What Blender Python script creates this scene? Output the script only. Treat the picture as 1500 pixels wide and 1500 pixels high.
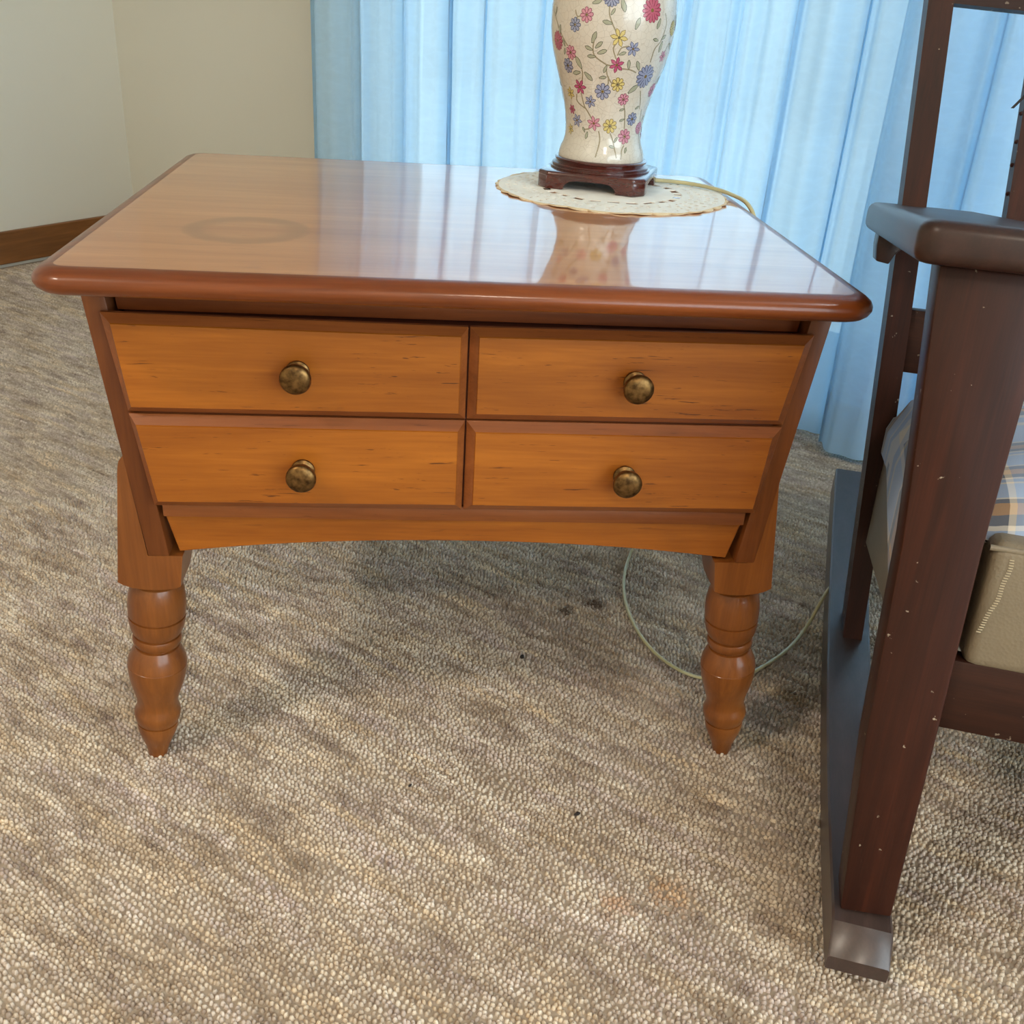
import bpy, bmesh, math, random
import numpy as np
from mathutils import Matrix, Vector

sc = bpy.context.scene
for o in list(bpy.data.objects):
    bpy.data.objects.remove(o)
COL = sc.collection
rng = random.Random(7)

# ------------------------------------------------------------------ camera
CAM = (-0.0361, -0.7628, 0.7400)
cr = Vector((0.99561, -0.07432, 0.05686))
cd = Vector((0.01634, -0.46017, -0.88768))
cf = Vector((0.09214, 0.88471, -0.45694))
cam_data = bpy.data.cameras.new('camera')
cam = bpy.data.objects.new('camera', cam_data)
COL.objects.link(cam)
m = Matrix.Identity(4)
for i in range(3):
    m[i][0] = cr[i]; m[i][1] = -cd[i]; m[i][2] = -cf[i]; m[i][3] = CAM[i]
cam.matrix_world = m
cam_data.sensor_width = 36.0
cam_data.lens = 36.0
cam_data.clip_start = 0.02
sc.camera = cam

# ------------------------------------------------------------------ sky, lights, exposure
world = bpy.data.worlds.new('sky')
sc.world = world
world.use_nodes = True
bg = world.node_tree.nodes['Background']
bg.inputs['Color'].default_value = (0.90, 0.96, 1.0, 1)
bg.inputs['Strength'].default_value = 7.6
FILL_LAMP_POWER = 28.0
COOL_FILL_POWER = 9.0
sc.view_settings.view_transform = 'Standard'
sc.view_settings.look = 'None'
sc.view_settings.exposure = -0.06
sc.view_settings.gamma = 1.0
sc.view_settings.use_curve_mapping = False
sc.cycles.use_denoising = True
sc.cycles.max_bounces = 6
sc.cycles.diffuse_bounces = 4
sc.cycles.glossy_bounces = 3
sc.cycles.transparent_max_bounces = 12
sc.cycles.use_adaptive_sampling = True
sc.cycles.adaptive_threshold = 0.07
sc.cycles.sample_clamp_indirect = 6.0

# room frame: origin in the visible corner, W along the window wall, N into the room
ANG = math.radians(-38)
WX = Vector((math.cos(ANG), math.sin(ANG), 0))
NX = Vector((math.sin(ANG), -math.cos(ANG), 0))
ORG = Vector((-0.872, 2.37, 0))
def room(w, n, z):
    return ORG + WX * w + NX * n + Vector((0, 0, z))
ROOM_W, ROOM_N, ROOM_H = 4.9, 4.0, 2.4
WIN_N0, WIN_N1, WIN_Z0, WIN_Z1 = 1.0, 3.8, 0.25, 2.15          # wide unseen window added in the right-hand wall to brighten the room
DOOR_W0, DOOR_W1, DOOR_H = 0.86, 3.30, 2.08

# sky portals in the two glazed openings (they guide the sky light and give none of their own)
def portal(name, c, inward, sx, sy):
    ld = bpy.data.lights.new(name, 'AREA')
    ld.shape = 'RECTANGLE'; ld.size = sx; ld.size_y = sy
    ld.cycles.is_portal = True
    o = bpy.data.objects.new(name, ld); COL.objects.link(o)
    zax = -inward
    yax = Vector((0, 0, 1)); xax = yax.cross(zax)
    mt = Matrix.Identity(4)
    for i in range(3):
        mt[i][0] = xax[i]; mt[i][1] = yax[i]; mt[i][2] = zax[i]; mt[i][3] = c[i]
    o.matrix_world = mt
portal('door_portal', room((DOOR_W0 + DOOR_W1) / 2, -0.16, DOOR_H / 2), NX, DOOR_W1 - DOOR_W0, DOOR_H)
portal('fill_window_portal', room(ROOM_W + 0.16, (WIN_N0 + WIN_N1) / 2, (WIN_Z0 + WIN_Z1) / 2), -WX, WIN_N1 - WIN_N0, WIN_Z1 - WIN_Z0)

# ------------------------------------------------------------------ material helpers
def new_mat(name):
    mt = bpy.data.materials.new(name)
    mt.use_nodes = True
    nt = mt.node_tree
    b = nt.nodes['Principled BSDF']
    return mt, nt, b
def N(nt, t, **kw):
    n = nt.nodes.new(t)
    for k, v in kw.items():
        if k.startswith('i_'):
            key = k[2:]
            key = int(key) if key.isdigit() else key.replace('_', ' ')
            n.inputs[key].default_value = v
        else:
            setattr(n, k, v)
    return n
def L(nt, a, b):
    nt.links.new(a, b)
def ramp(nt, stops, interp='LINEAR'):
    r = N(nt, 'ShaderNodeValToRGB')
    r.color_ramp.interpolation = interp
    el = r.color_ramp.elements
    while len(el) < len(stops):
        el.new(0.5)
    for e, (p, c) in zip(el, stops):
        e.position = p
        e.color = tuple(c) + (1,) if len(c) == 3 else c
    return r
def mixc(nt, fac, a, b, mode='MIX'):
    n = N(nt, 'ShaderNodeMix', data_type='RGBA', blend_type=mode)
    if isinstance(fac, (int, float)):
        n.inputs[0].default_value = fac
    else:
        L(nt, fac, n.inputs[0])
    for s, v in ((6, a), (7, b)):
        if isinstance(v, tuple):
            n.inputs[s].default_value = v if len(v) == 4 else v + (1,)
        else:
            L(nt, v, n.inputs[s])
    return n.outputs[2]
def math_n(nt, op, a, b=None, c=None, clamp=False):
    n = N(nt, 'ShaderNodeMath', operation=op, use_clamp=clamp)
    for i, v in enumerate((a, b, c)):
        if v is None:
            continue
        if isinstance(v, (int, float)):
            n.inputs[i].default_value = v
        else:
            L(nt, v, n.inputs[i])
    return n.outputs[0]
def bump(nt, b, h, strength, dist):
    n = N(nt, 'ShaderNodeBump')
    n.inputs['Strength'].default_value = strength
    n.inputs['Distance'].default_value = dist
    L(nt, h, n.inputs['Height'])
    L(nt, n.outputs[0], b.inputs['Normal'])
def srgb(r, g, b):
    f = lambda c: (c / 255 / 12.92) if c <= 10 else ((c / 255 + 0.055) / 1.055) ** 2.4
    return (f(r), f(g), f(b))
def plain(name, col, rough=0.5, metal=0.0, coat=0.0):
    mt, nt, b = new_mat(name)
    tc = N(nt, 'ShaderNodeTexCoord')
    nz = N(nt, 'ShaderNodeTexNoise', i_Scale=40.0, i_Detail=4.0)
    L(nt, tc.outputs['Object'], nz.inputs['Vector'])
    c = mixc(nt, nz.outputs[0], tuple(x * 0.85 for x in col), tuple(min(1, x * 1.12) for x in col))
    L(nt, c, b.inputs['Base Color'])
    b.inputs['Roughness'].default_value = rough
    b.inputs['Metallic'].default_value = metal
    b.inputs['Coat Weight'].default_value = coat
    return mt

def wood(name, light, dark, axis, rough=0.35, coat=0.3, coat_rough=0.12, flecks=0.0, fleck_col=(0.07, 0.014, 0.003), grain=1.0, bumpy=0.15, coat_ior=1.5, wear=0.0, spec=0.5):
    """stretched-noise timber; axis = the direction the grain runs in object space"""
    mt, nt, b = new_mat(name)
    tc = N(nt, 'ShaderNodeTexCoord')
    def stretched(sa, sc_):
        mp = N(nt, 'ShaderNodeMapping')
        s = [sc_, sc_, sc_]
        s['xyz'.index(axis)] = sa
        mp.inputs['Scale'].default_value = s
        L(nt, tc.outputs['Object'], mp.inputs['Vector'])
        return mp.outputs[0]
    n1 = N(nt, 'ShaderNodeTexNoise', i_Scale=1.0, i_Detail=6.0, i_Roughness=0.6, i_Distortion=0.6)
    L(nt, stretched(4.0, 55.0 * grain), n1.inputs['Vector'])
    n2 = N(nt, 'ShaderNodeTexNoise', i_Scale=1.0, i_Detail=3.0)
    L(nt, stretched(2.5, 9.0), n2.inputs['Vector'])
    n3 = N(nt, 'ShaderNodeTexNoise', i_Scale=1.0, i_Detail=2.0)
    L(nt, stretched(20.0, 420.0 * grain), n3.inputs['Vector'])
    v = math_n(nt, 'MULTIPLY', n1.outputs[0], 0.55)
    v = math_n(nt, 'MULTIPLY_ADD', n2.outputs[0], 0.45, v)
    v = math_n(nt, 'MULTIPLY_ADD', n3.outputs[0], 0.18, v)
    r = ramp(nt, [(0.36, dark), (0.60, tuple((a + c) / 2 for a, c in zip(dark, light))), (0.78, light)])
    L(nt, v, r.inputs[0])
    c = r.outputs[0]
    if flecks:
        fn = N(nt, 'ShaderNodeTexNoise', i_Scale=1.0, i_Detail=3.0, i_Roughness=0.7, i_Distortion=0.4)
        L(nt, stretched(24.0, 400.0), fn.inputs['Vector'])
        fm = N(nt, 'ShaderNodeTexNoise', i_Scale=14.0, i_Detail=2.0)
        L(nt, tc.outputs['Object'], fm.inputs['Vector'])
        th = math_n(nt, 'MULTIPLY_ADD', fm.outputs[0], 0.22, fn.outputs[0])
        fr = ramp(nt, [(0.75, (0, 0, 0)), (0.80, (1, 1, 1))])
        L(nt, th, fr.inputs[0])
        c = mixc(nt, math_n(nt, 'MULTIPLY', fr.outputs[0], flecks), c, fleck_col)
    if wear:
        wn = N(nt, 'ShaderNodeTexNoise', i_Scale=130.0, i_Detail=3.0)
        L(nt, tc.outputs['Object'], wn.inputs['Vector'])
        wm = N(nt, 'ShaderNodeTexNoise', i_Scale=14.0)
        L(nt, tc.outputs['Object'], wm.inputs['Vector'])
        wr = ramp(nt, [(0.865, (0, 0, 0)), (0.90, (1, 1, 1))])
        L(nt, math_n(nt, 'MULTIPLY_ADD', wm.outputs[0], 0.30, wn.outputs[0]), wr.inputs[0])
        c = mixc(nt, math_n(nt, 'MULTIPLY', wr.outputs[0], wear), c, (0.42, 0.34, 0.25))
    L(nt, c, b.inputs['Base Color'])
    b.inputs['Roughness'].default_value = rough
    b.inputs['Coat Weight'].default_value = coat
    b.inputs['Coat Roughness'].default_value = coat_rough
    b.inputs['Coat IOR'].default_value = coat_ior
    b.inputs['Specular IOR Level'].default_value = spec
    bump(nt, b, v, bumpy, 0.0006)
    return mt, nt, b, c

# ------------------------------------------------------------------ materials
HONEY_L, HONEY_D = srgb(182, 106, 27), srgb(126, 63, 9)
RED_L, RED_D = srgb(150, 76, 26), srgb(84, 36, 12)
M = {}
M['drawer'] = wood('honey_pine_drawer_front', HONEY_L, HONEY_D, 'x', rough=0.45, coat=0.10, flecks=0.9, spec=0.35)[0]
M['apron'] = wood('honey_pine_rail', HONEY_L, HONEY_D, 'x', rough=0.45, coat=0.10, flecks=0.3, spec=0.35)[0]
M['side'] = wood('brown_pine_board', srgb(138, 77, 32), srgb(78, 37, 13), 'z', rough=0.45, coat=0.10, spec=0.35)[0]
M['leg'] = wood('brown_turned_pine', srgb(158, 94, 40), srgb(100, 52, 19), 'z', rough=0.36, coat=0.35, coat_rough=0.15, spec=0.35)[0]
M['bevel'] = wood('red_brown_bevel', srgb(160, 92, 44), srgb(108, 54, 20), 'x', rough=0.4, coat=0.2, flecks=0.5, spec=0.4)[0]
M['edge'] = wood('red_brown_table_edge', RED_L, RED_D, 'x', rough=0.35, coat=0.4, coat_rough=0.14, spec=0.35)[0]
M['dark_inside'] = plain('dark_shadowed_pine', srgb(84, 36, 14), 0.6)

def table_top_mat():
    mt, nt, b, c = wood('polished_table_top', srgb(208, 140, 82), srgb(170, 100, 50), 'x', rough=0.30, coat=1.0, coat_rough=0.045, flecks=0.25, coat_ior=1.52, bumpy=0.03)
    tc = N(nt, 'ShaderNodeTexCoord')
    # old cup ring: darker oval band with its own shape
    sep = N(nt, 'ShaderNodeSeparateXYZ'); L(nt, tc.outputs['Object'], sep.inputs[0])
    nz = N(nt, 'ShaderNodeTexNoise', i_Scale=60.0); L(nt, tc.outputs['Object'], nz.inputs['Vector'])
    dx = math_n(nt, 'SUBTRACT', sep.outputs[0], -0.186 - TX)
    dy = math_n(nt, 'SUBTRACT', sep.outputs[1], 0.146 - TY)
    rr = math_n(nt, 'SQRT', math_n(nt, 'ADD', math_n(nt, 'MULTIPLY', dx, dx), math_n(nt, 'MULTIPLY', dy, dy)))
    rr = math_n(nt, 'MULTIPLY_ADD', nz.outputs[0], 0.006, rr)
    band = ramp(nt, [(0.030, (0.1, 0.1, 0.1)), (0.044, (1, 1, 1)), (0.0535, (1, 1, 1)), (0.057, (0, 0, 0))])
    L(nt, rr, band.inputs[0])
    c2 = mixc(nt, math_n(nt, 'MULTIPLY', band.outputs[0], 0.7), c, srgb(150, 92, 44))
    # fine scratches and nicks
    mp = N(nt, 'ShaderNodeMapping'); mp.inputs['Scale'].default_value = (60, 900, 1); mp.inputs['Rotation'].default_value = (0, 0, 0.5)
    L(nt, tc.outputs['Object'], mp.inputs['Vector'])
    sn = N(nt, 'ShaderNodeTexNoise', i_Scale=1.0, i_Detail=2.0); L(nt, mp.outputs[0], sn.inputs['Vector'])
    sr = ramp(nt, [(0.73, (0, 0, 0)), (0.78, (1, 1, 1))]); L(nt, sn.outputs[0], sr.inputs[0])
    c3 = mixc(nt, math_n(nt, 'MULTIPLY', sr.outputs[0], 0.25), c2, srgb(232, 196, 160))
    L(nt, c3, b.inputs['Base Color'])
    return mt
TX, TY = 0.004, 0.28
M['top'] = table_top_mat()

def brass():
    mt, nt, b = new_mat('antique_brass')
    tc = N(nt, 'ShaderNodeTexCoord')
    nz = N(nt, 'ShaderNodeTexNoise', i_Scale=220.0, i_Detail=5.0); L(nt, tc.outputs['Object'], nz.inputs['Vector'])
    r = ramp(nt, [(0.3, srgb(74, 52, 28)), (0.7, srgb(140, 106, 62))]); L(nt, nz.outputs[0], r.inputs[0])
    L(nt, r.outputs[0], b.inputs['Base Color'])
    b.inputs['Metallic'].default_value = 0.9
    b.inputs['Roughness'].default_value = 0.38
    return mt
M['brass'] = brass()

M['chair'] = wood('dark_stained_oak', srgb(74, 33, 17), srgb(28, 11, 6), 'z', rough=0.50, coat=0.08, coat_rough=0.28, grain=1.6, bumpy=0.35, wear=0.9, spec=0.28)[0]
M['chair_x'] = wood('dark_stained_oak_rail', srgb(70, 36, 22), srgb(32, 14, 8), 'x', rough=0.52, coat=0.05, coat_rough=0.28, grain=1.6, bumpy=0.35, wear=0.5, spec=0.28)[0]
M['chair_y'] = wood('dark_stained_oak_arm', srgb(64, 36, 27), srgb(34, 18, 13), 'y', rough=0.44, coat=0.22, coat_rough=0.26, grain=1.4, bumpy=0.3, spec=0.4)[0]
M['rocker'] = wood('worn_grey_brown_rocker', srgb(84, 66, 60), srgb(54, 42, 38), 'y', rough=0.42, coat=0.5, coat_rough=0.27, grain=1.2, bumpy=0.3)[0]
M['stand'] = wood('glossy_rosewood', srgb(92, 34, 24), srgb(40, 10, 8), 'x', rough=0.25, coat=0.9, coat_rough=0.06, grain=2.0, bumpy=0.05)[0]
M['baseboard'] = wood('stained_baseboard', srgb(150, 98, 50), srgb(100, 60, 26), 'x', rough=0.4, coat=0.2, grain=0.8)[0]

def paint(name, col, spread=0.04):
    mt, nt, b = new_mat(name)
    tc = N(nt, 'ShaderNodeTexCoord')
    nz = N(nt, 'ShaderNodeTexNoise', i_Scale=1.3, i_Detail=3.0); L(nt, tc.outputs['Object'], nz.inputs['Vector'])
    c = mixc(nt, nz.outputs[0], tuple(x * (1 - spread) for x in col), tuple(min(1, x * (1 + spread)) for x in col))
    L(nt, c, b.inputs['Base Color'])
    b.inputs['Roughness'].default_value = 0.75
    n2 = N(nt, 'ShaderNodeTexNoise', i_Scale=260.0, i_Detail=2.0); L(nt, tc.outputs['Object'], n2.inputs['Vector'])
    bump(nt, b, n2.outputs[0], 0.12, 0.0005)
    return mt
M['wall'] = paint('cream_wall_paint', srgb(224, 220, 205))
M['ceiling'] = paint('white_ceiling_paint', srgb(240, 238, 230))
M['white_frame'] = plain('white_door_frame', srgb(225, 228, 230), 0.35)
M['deck'] = plain('grey_patio_concrete', srgb(118, 120, 122), 0.8)

YARN = [(128, 111, 102), (168, 150, 133), (200, 184, 166), (226, 213, 194), (245, 237, 223)]
STAINS_AND_DENTS = ((0.165, 0.384, 0.010, (66, 50, 40), 0.85), (0.206, 0.400, 0.012, (74, 56, 44), 0.8), (0.149, -0.108, 0.013, (190, 140, 96), 0.55), (0.205, -0.097, 0.018, (204, 160, 116), 0.5), (-0.42, 0.62, 0.010, (104, 90, 76), 0.5), (0.33, -0.30, 0.012, (196, 160, 124), 0.4))  # first two paint in the dark of carpet dents; the rest are stains
def pile_mat():
    mt, nt, b = new_mat('beige_loop_pile')
    at = N(nt, 'ShaderNodeAttribute', attribute_name='yarn')
    L(nt, at.outputs['Color'], b.inputs['Base Color'])
    b.inputs['Roughness'].default_value = 0.95
    b.inputs['Specular IOR Level'].default_value = 0.15
    return mt
M['pile'] = pile_mat()
def carpet_mat():
    mt, nt, b = new_mat('beige_carpet_backing')
    geo = N(nt, 'ShaderNodeNewGeometry')
    nz = N(nt, 'ShaderNodeTexNoise', i_Scale=120.0, i_Detail=2.0); L(nt, geo.outputs['Position'], nz.inputs['Vector'])
    c = mixc(nt, nz.outputs[0], srgb(140, 124, 108), srgb(206, 191, 171))
    L(nt, c, b.inputs['Base Color'])
    b.inputs['Roughness'].default_value = 0.95
    b.inputs['Specular IOR Level'].default_value = 0.15
    return mt
M['carpet'] = carpet_mat()

def curtain_mat():
    mt, nt, b = new_mat('sheer_curtain_cloth')
    out = nt.nodes['Material Output']
    nt.nodes.remove(b)
    tc = N(nt, 'ShaderNodeTexCoord')
    mp = N(nt, 'ShaderNodeMapping'); mp.inputs['Scale'].default_value = (1, 1, 0.45); L(nt, tc.outputs['UV'], mp.inputs['Vector'])
    lace = N(nt, 'ShaderNodeTexVoronoi', feature='DISTANCE_TO_EDGE', i_Scale=42.0); L(nt, mp.outputs[0], lace.inputs['Vector'])
    nz = N(nt, 'ShaderNodeTexNoise', i_Scale=70.0, i_Detail=4.0); L(nt, mp.outputs[0], nz.inputs['Vector'])
    lr = ramp(nt, [(0.0, (1, 1, 1)), (0.10, (0, 0, 0))]); L(nt, lace.outputs['Distance'], lr.inputs[0])
    op = math_n(nt, 'MULTIPLY', lr.outputs[0], 0.02)
    op = math_n(nt, 'MULTIPLY_ADD', nz.outputs[0], 0.10, op)
    op = math_n(nt, 'ADD', op, 0.81, clamp=True)
    di = N(nt, 'ShaderNodeBsdfDiffuse'); di.inputs['Color'].default_value = (0.62, 0.84, 1.0, 1)
    tr = N(nt, 'ShaderNodeBsdfTranslucent'); tr.inputs['Color'].default_value = (0.60, 0.84, 1.0, 1)
    mx = N(nt, 'ShaderNodeMixShader', i_0=0.36); L(nt, di.outputs[0], mx.inputs[1]); L(nt, tr.outputs[0], mx.inputs[2])
    tp = N(nt, 'ShaderNodeBsdfTransparent'); tp.inputs['Color'].default_value = (0.62, 0.84, 1.0, 1)
    m2 = N(nt, 'ShaderNodeMixShader'); L(nt, op, m2.inputs[0]); L(nt, tp.outputs[0], m2.inputs[1]); L(nt, mx.outputs[0], m2.inputs[2])
    L(nt, m2.outputs[0], out.inputs['Surface'])
    return mt
M['curtain'] = curtain_mat()

def glass_mat():
    mt, nt, b = new_mat('door_glass')
    out = nt.nodes['Material Output']; nt.nodes.remove(b)
    tp = N(nt, 'ShaderNodeBsdfTransparent'); tp.inputs['Color'].default_value = (0.93, 0.97, 0.98, 1)
    gl = N(nt, 'ShaderNodeBsdfGlossy', i_Roughness=0.02)
    fr = N(nt, 'ShaderNodeFresnel', i_IOR=1.45)
    mx = N(nt, 'ShaderNodeMixShader'); L(nt, fr.outputs[0], mx.inputs[0]); L(nt, tp.outputs[0], mx.inputs[1]); L(nt, gl.outputs[0], mx.inputs[2])
    L(nt, mx.outputs[0], out.inputs['Surface'])
    return mt
M['glass'] = glass_mat()

def porcelain():
    mt, nt, b = new_mat('cream_crackle_porcelain')
    tc = N(nt, 'ShaderNodeTexCoord')
    v = N(nt, 'ShaderNodeTexVoronoi', feature='DISTANCE_TO_EDGE', i_Scale=160.0); L(nt, tc.outputs['Object'], v.inputs['Vector'])
    r = ramp(nt, [(0.0, srgb(190, 181, 166)), (0.03, srgb(214, 207, 193))]); L(nt, v.outputs['Distance'], r.inputs[0])
    L(nt, r.outputs[0], b.inputs['Base Color'])
    b.inputs['Roughness'].default_value = 0.22
    b.inputs['Coat Weight'].default_value = 0.7; b.inputs['Coat Roughness'].default_value = 0.05
    return mt
M['porcelain'] = porcelain()
INK = {'b': ((152, 158, 184), (62, 70, 104)), 'p': ((208, 146, 162), (138, 58, 90)), 'r': ((190, 92, 116), (136, 44, 70)),
       'm': ((188, 86, 124), (116, 40, 72)), 'y': ((214, 196, 124), (124, 102, 48)), 'g': ((168, 170, 146), (78, 84, 66)), 's': ((172, 160, 128), (112, 104, 78))}
for k, (fill, line) in INK.items():
    M['ink_' + k] = plain('glaze_fill_' + k, srgb(*fill), 0.3, coat=0.5)
    M['line_' + k] = plain('glaze_line_' + k, srgb(*line), 0.3, coat=0.5)
M['crochet'] = plain('cream_crochet_cotton', srgb(246, 242, 232), 0.85)
M['crochet_edge'] = plain('tan_crochet_edging', srgb(228, 208, 172), 0.85)
M['cord'] = plain('clear_gold_lamp_cord', srgb(206, 196, 150), 0.3, coat=0.5)
M['lampshell'] = plain('white_fixture_shell', srgb(235, 232, 225), 0.4)
M['crumb'] = plain('dark_lint', srgb(50, 42, 40), 0.9)

def vinyl(name, col, rough):
    mt, nt, b = new_mat(name)
    tc = N(nt, 'ShaderNodeTexCoord')
    v = N(nt, 'ShaderNodeTexVoronoi', i_Scale=420.0); L(nt, tc.outputs['Object'], v.inputs['Vector'])
    nz = N(nt, 'ShaderNodeTexNoise', i_Scale=16.0, i_Detail=4.0); L(nt, tc.outputs['Object'], nz.inputs['Vector'])
    c = mixc(nt, nz.outputs[0], tuple(x * 0.8 for x in col), tuple(x * 1.15 for x in col))
    L(nt, c, b.inputs['Base Color']); b.inputs['Roughness'].default_value = rough
    h = math_n(nt, 'MULTIPLY_ADD', nz.outputs[0], 3.0, v.outputs['Distance'])
    bump(nt, b, h, 0.25, 0.001)
    return mt
M['vinyl'] = vinyl('khaki_seat_vinyl', srgb(134, 120, 98), 0.42)
M['vinyl_stitch'] = plain('pale_stitch_thread', srgb(196, 180, 150), 0.7)

def plaid():
    mt, nt, b = new_mat('plaid_cushion_cloth')
    tc = N(nt, 'ShaderNodeTexCoord')
    sep = N(nt, 'ShaderNodeSeparateXYZ'); L(nt, tc.outputs['UV'], sep.inputs[0])
    def bands(src, off):
        t = math_n(nt, 'FRACT', math_n(nt, 'ADD', math_n(nt, 'DIVIDE', src, 0.135), off))
        blue, tan, dark, cream = srgb(168, 184, 208), srgb(186, 134, 70), srgb(88, 88, 94), srgb(222, 206, 184)
        r = ramp(nt, [(0.0, blue), (0.26, cream), (0.31, srgb(150, 166, 192)), (0.40, cream), (0.45, dark), (0.56, tan), (0.72, dark), (0.83, cream), (0.87, blue), (0.95, blue)], 'CONSTANT')
        L(nt, t, r.inputs[0]); return r.outputs[0]
    c = mixc(nt, 0.5, bands(sep.outputs[0], 0.35), bands(sep.outputs[1], 0.1))
    mp = N(nt, 'ShaderNodeMapping'); mp.inputs['Scale'].default_value = (900, 900, 1); L(nt, tc.outputs['UV'], mp.inputs['Vector'])
    ck = N(nt, 'ShaderNodeTexChecker', i_Scale=1.0); L(nt, mp.outputs[0], ck.inputs['Vector'])
    L(nt, c, b.inputs['Base Color']); b.inputs['Roughness'].default_value = 0.9
    b.inputs['Sheen Weight'].default_value = 0.2
    bump(nt, b, ck.outputs['Fac'], 0.35, 0.0006)
    return mt
M['plaid'] = plaid()

# ------------------------------------------------------------------ mesh helpers
def link(name, me, mat, parent=None):
    o = bpy.data.objects.new(name, me)
    COL.objects.link(o)
    mats = mat if isinstance(mat, (list, tuple)) else [mat]
    for mm in mats:
        me.materials.append(mm)
    if parent is not None:
        o.parent = parent
    return o
def tag(o, label, cat, group=None):
    o['label'] = label; o['category'] = cat
    if group:
        o['group'] = group
    return o
def structure(o):
    o['kind'] = 'structure'
    return o
def empty(name, loc=(0, 0, 0), mat=None):
    o = bpy.data.objects.new(name, None)
    COL.objects.link(o)
    o.empty_display_size = 0.05
    if mat is not None:
        o.matrix_world = mat
    else:
        o.location = loc
    return o
def finish(bm, name, smooth=None, xf=None):
    if xf is not None:
        bm.transform(xf)
    bmesh.ops.recalc_face_normals(bm, faces=bm.faces)
    me = bpy.data.meshes.new(name)
    bm.to_mesh(me); bm.free()
    if smooth is not None:
        me.polygons.foreach_set('use_smooth', [True] * len(me.polygons))
        if smooth < 179:
            me.set_sharp_from_angle(angle=math.radians(smooth))
    return me
def bm_prism(poly, plane, lo, hi, bevel=0.0, seg=2):
    """poly in 2D extruded along the third axis; plane 'xz' -> along y, 'yz' -> along x, 'xy' -> along z"""
    bm = bmesh.new()
    def P(u, v, t):
        return {'xz': (u, t, v), 'yz': (t, u, v), 'xy': (u, v, t)}[plane]
    a = [bm.verts.new(P(u, v, lo)) for u, v in poly]
    b = [bm.verts.new(P(u, v, hi)) for u, v in poly]
    bm.faces.new(a); bm.faces.new(b)
    n = len(poly)
    for i in range(n):
        bm.faces.new((a[i], a[(i + 1) % n], b[(i + 1) % n], b[i]))
    if bevel:
        bmesh.ops.recalc_face_normals(bm, faces=bm.faces)
        ed = [e for e in bm.edges if len(e.link_faces) == 2 and e.calc_face_angle(0) > 0.5]
        bmesh.ops.bevel(bm, geom=ed, offset=bevel, segments=seg, profile=0.5, affect='EDGES', clamp_overlap=True)
    return bm
def bm_box(lo, hi, bevel=0.0, seg=2):
    return bm_prism([(lo[0], lo[1]), (hi[0], lo[1]), (hi[0], hi[1]), (lo[0], hi[1])], 'xy', lo[2], hi[2], bevel, seg)
def bm_lathe(prof, seg=32, base=(0, 0, 0), axis=(0, 0, 1), ref=None):
    """prof: (t along axis, radius)"""
    bm = bmesh.new()
    ax = Vector(axis).normalized()
    u = Vector(ref) if ref else (Vector((1, 0, 0)) if abs(ax.x) < 0.9 else Vector((0, 1, 0)))
    u = (u - ax * u.dot(ax)).normalized()
    w = ax.cross(u)
    rings = []
    for t, r in prof:
        c = Vector(base) + ax * t
        rings.append([bm.verts.new(c + (u * math.cos(k * 2 * math.pi / seg) + w * math.sin(k * 2 * math.pi / seg)) * max(r, 1e-5)) for k in range(seg)])
    for a, b in zip(rings, rings[1:]):
        for k in range(seg):
            bm.faces.new((a[k], a[(k + 1) % seg], b[(k + 1) % seg], b[k]))
    bm.faces.new(rings[0]); bm.faces.new(rings[-1])
    return bm
def catmull(pts, n=8):
    pts = [Vector(p) for p in pts]
    out = []
    for i in range(len(pts) - 1):
        p0 = pts[max(i - 1, 0)]; p1 = pts[i]; p2 = pts[i + 1]; p3 = pts[min(i + 2, len(pts) - 1)]
        for k in range(n):
            t = k / n
            out.append(0.5 * ((2 * p1) + (p2 - p0) * t + (2 * p0 - 5 * p1 + 4 * p2 - p3) * t * t + (-p0 + 3 * p1 - 3 * p2 + p3) * t ** 3))
    out.append(pts[-1])
    return out
def bm_tube(pts, r, seg=8):
    bm = bmesh.new()
    rings = []
    prev = None
    for i, q in enumerate(pts):
        d = (pts[min(i + 1, len(pts) - 1)] - pts[max(i - 1, 0)]).normalized()
        ref = prev if prev is not None else (Vector((0, 0, 1)) if abs(d.z) < 0.9 else Vector((1, 0, 0)))
        u = (ref - d * ref.dot(d)).normalized(); w = d.cross(u); prev = u
        rings.append([bm.verts.new(q + (u * math.cos(k * 2 * math.pi / seg) + w * math.sin(k * 2 * math.pi / seg)) * r) for k in range(seg)])
    for a, b in zip(rings, rings[1:]):
        for k in range(seg):
            bm.faces.new((a[k], a[(k + 1) % seg], b[(k + 1) % seg], b[k]))
    bm.faces.new(rings[0]); bm.faces.new(rings[-1])
    return bm

ROOM_M = Matrix.Identity(4)
for i in range(3):
    ROOM_M[i][0] = WX[i]; ROOM_M[i][1] = NX[i]; ROOM_M[i][2] = (0, 0, 1)[i]; ROOM_M[i][3] = ORG[i]
# (WX, NX, Z) is left-handed, so room meshes are flipped by recalc_face_normals after the transform

def room_box(name, lo, hi, mat, parent=None, bevel=0.0):
    return link(name, finish(bm_box(lo, hi, bevel), name, xf=ROOM_M), mat, parent)

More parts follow.
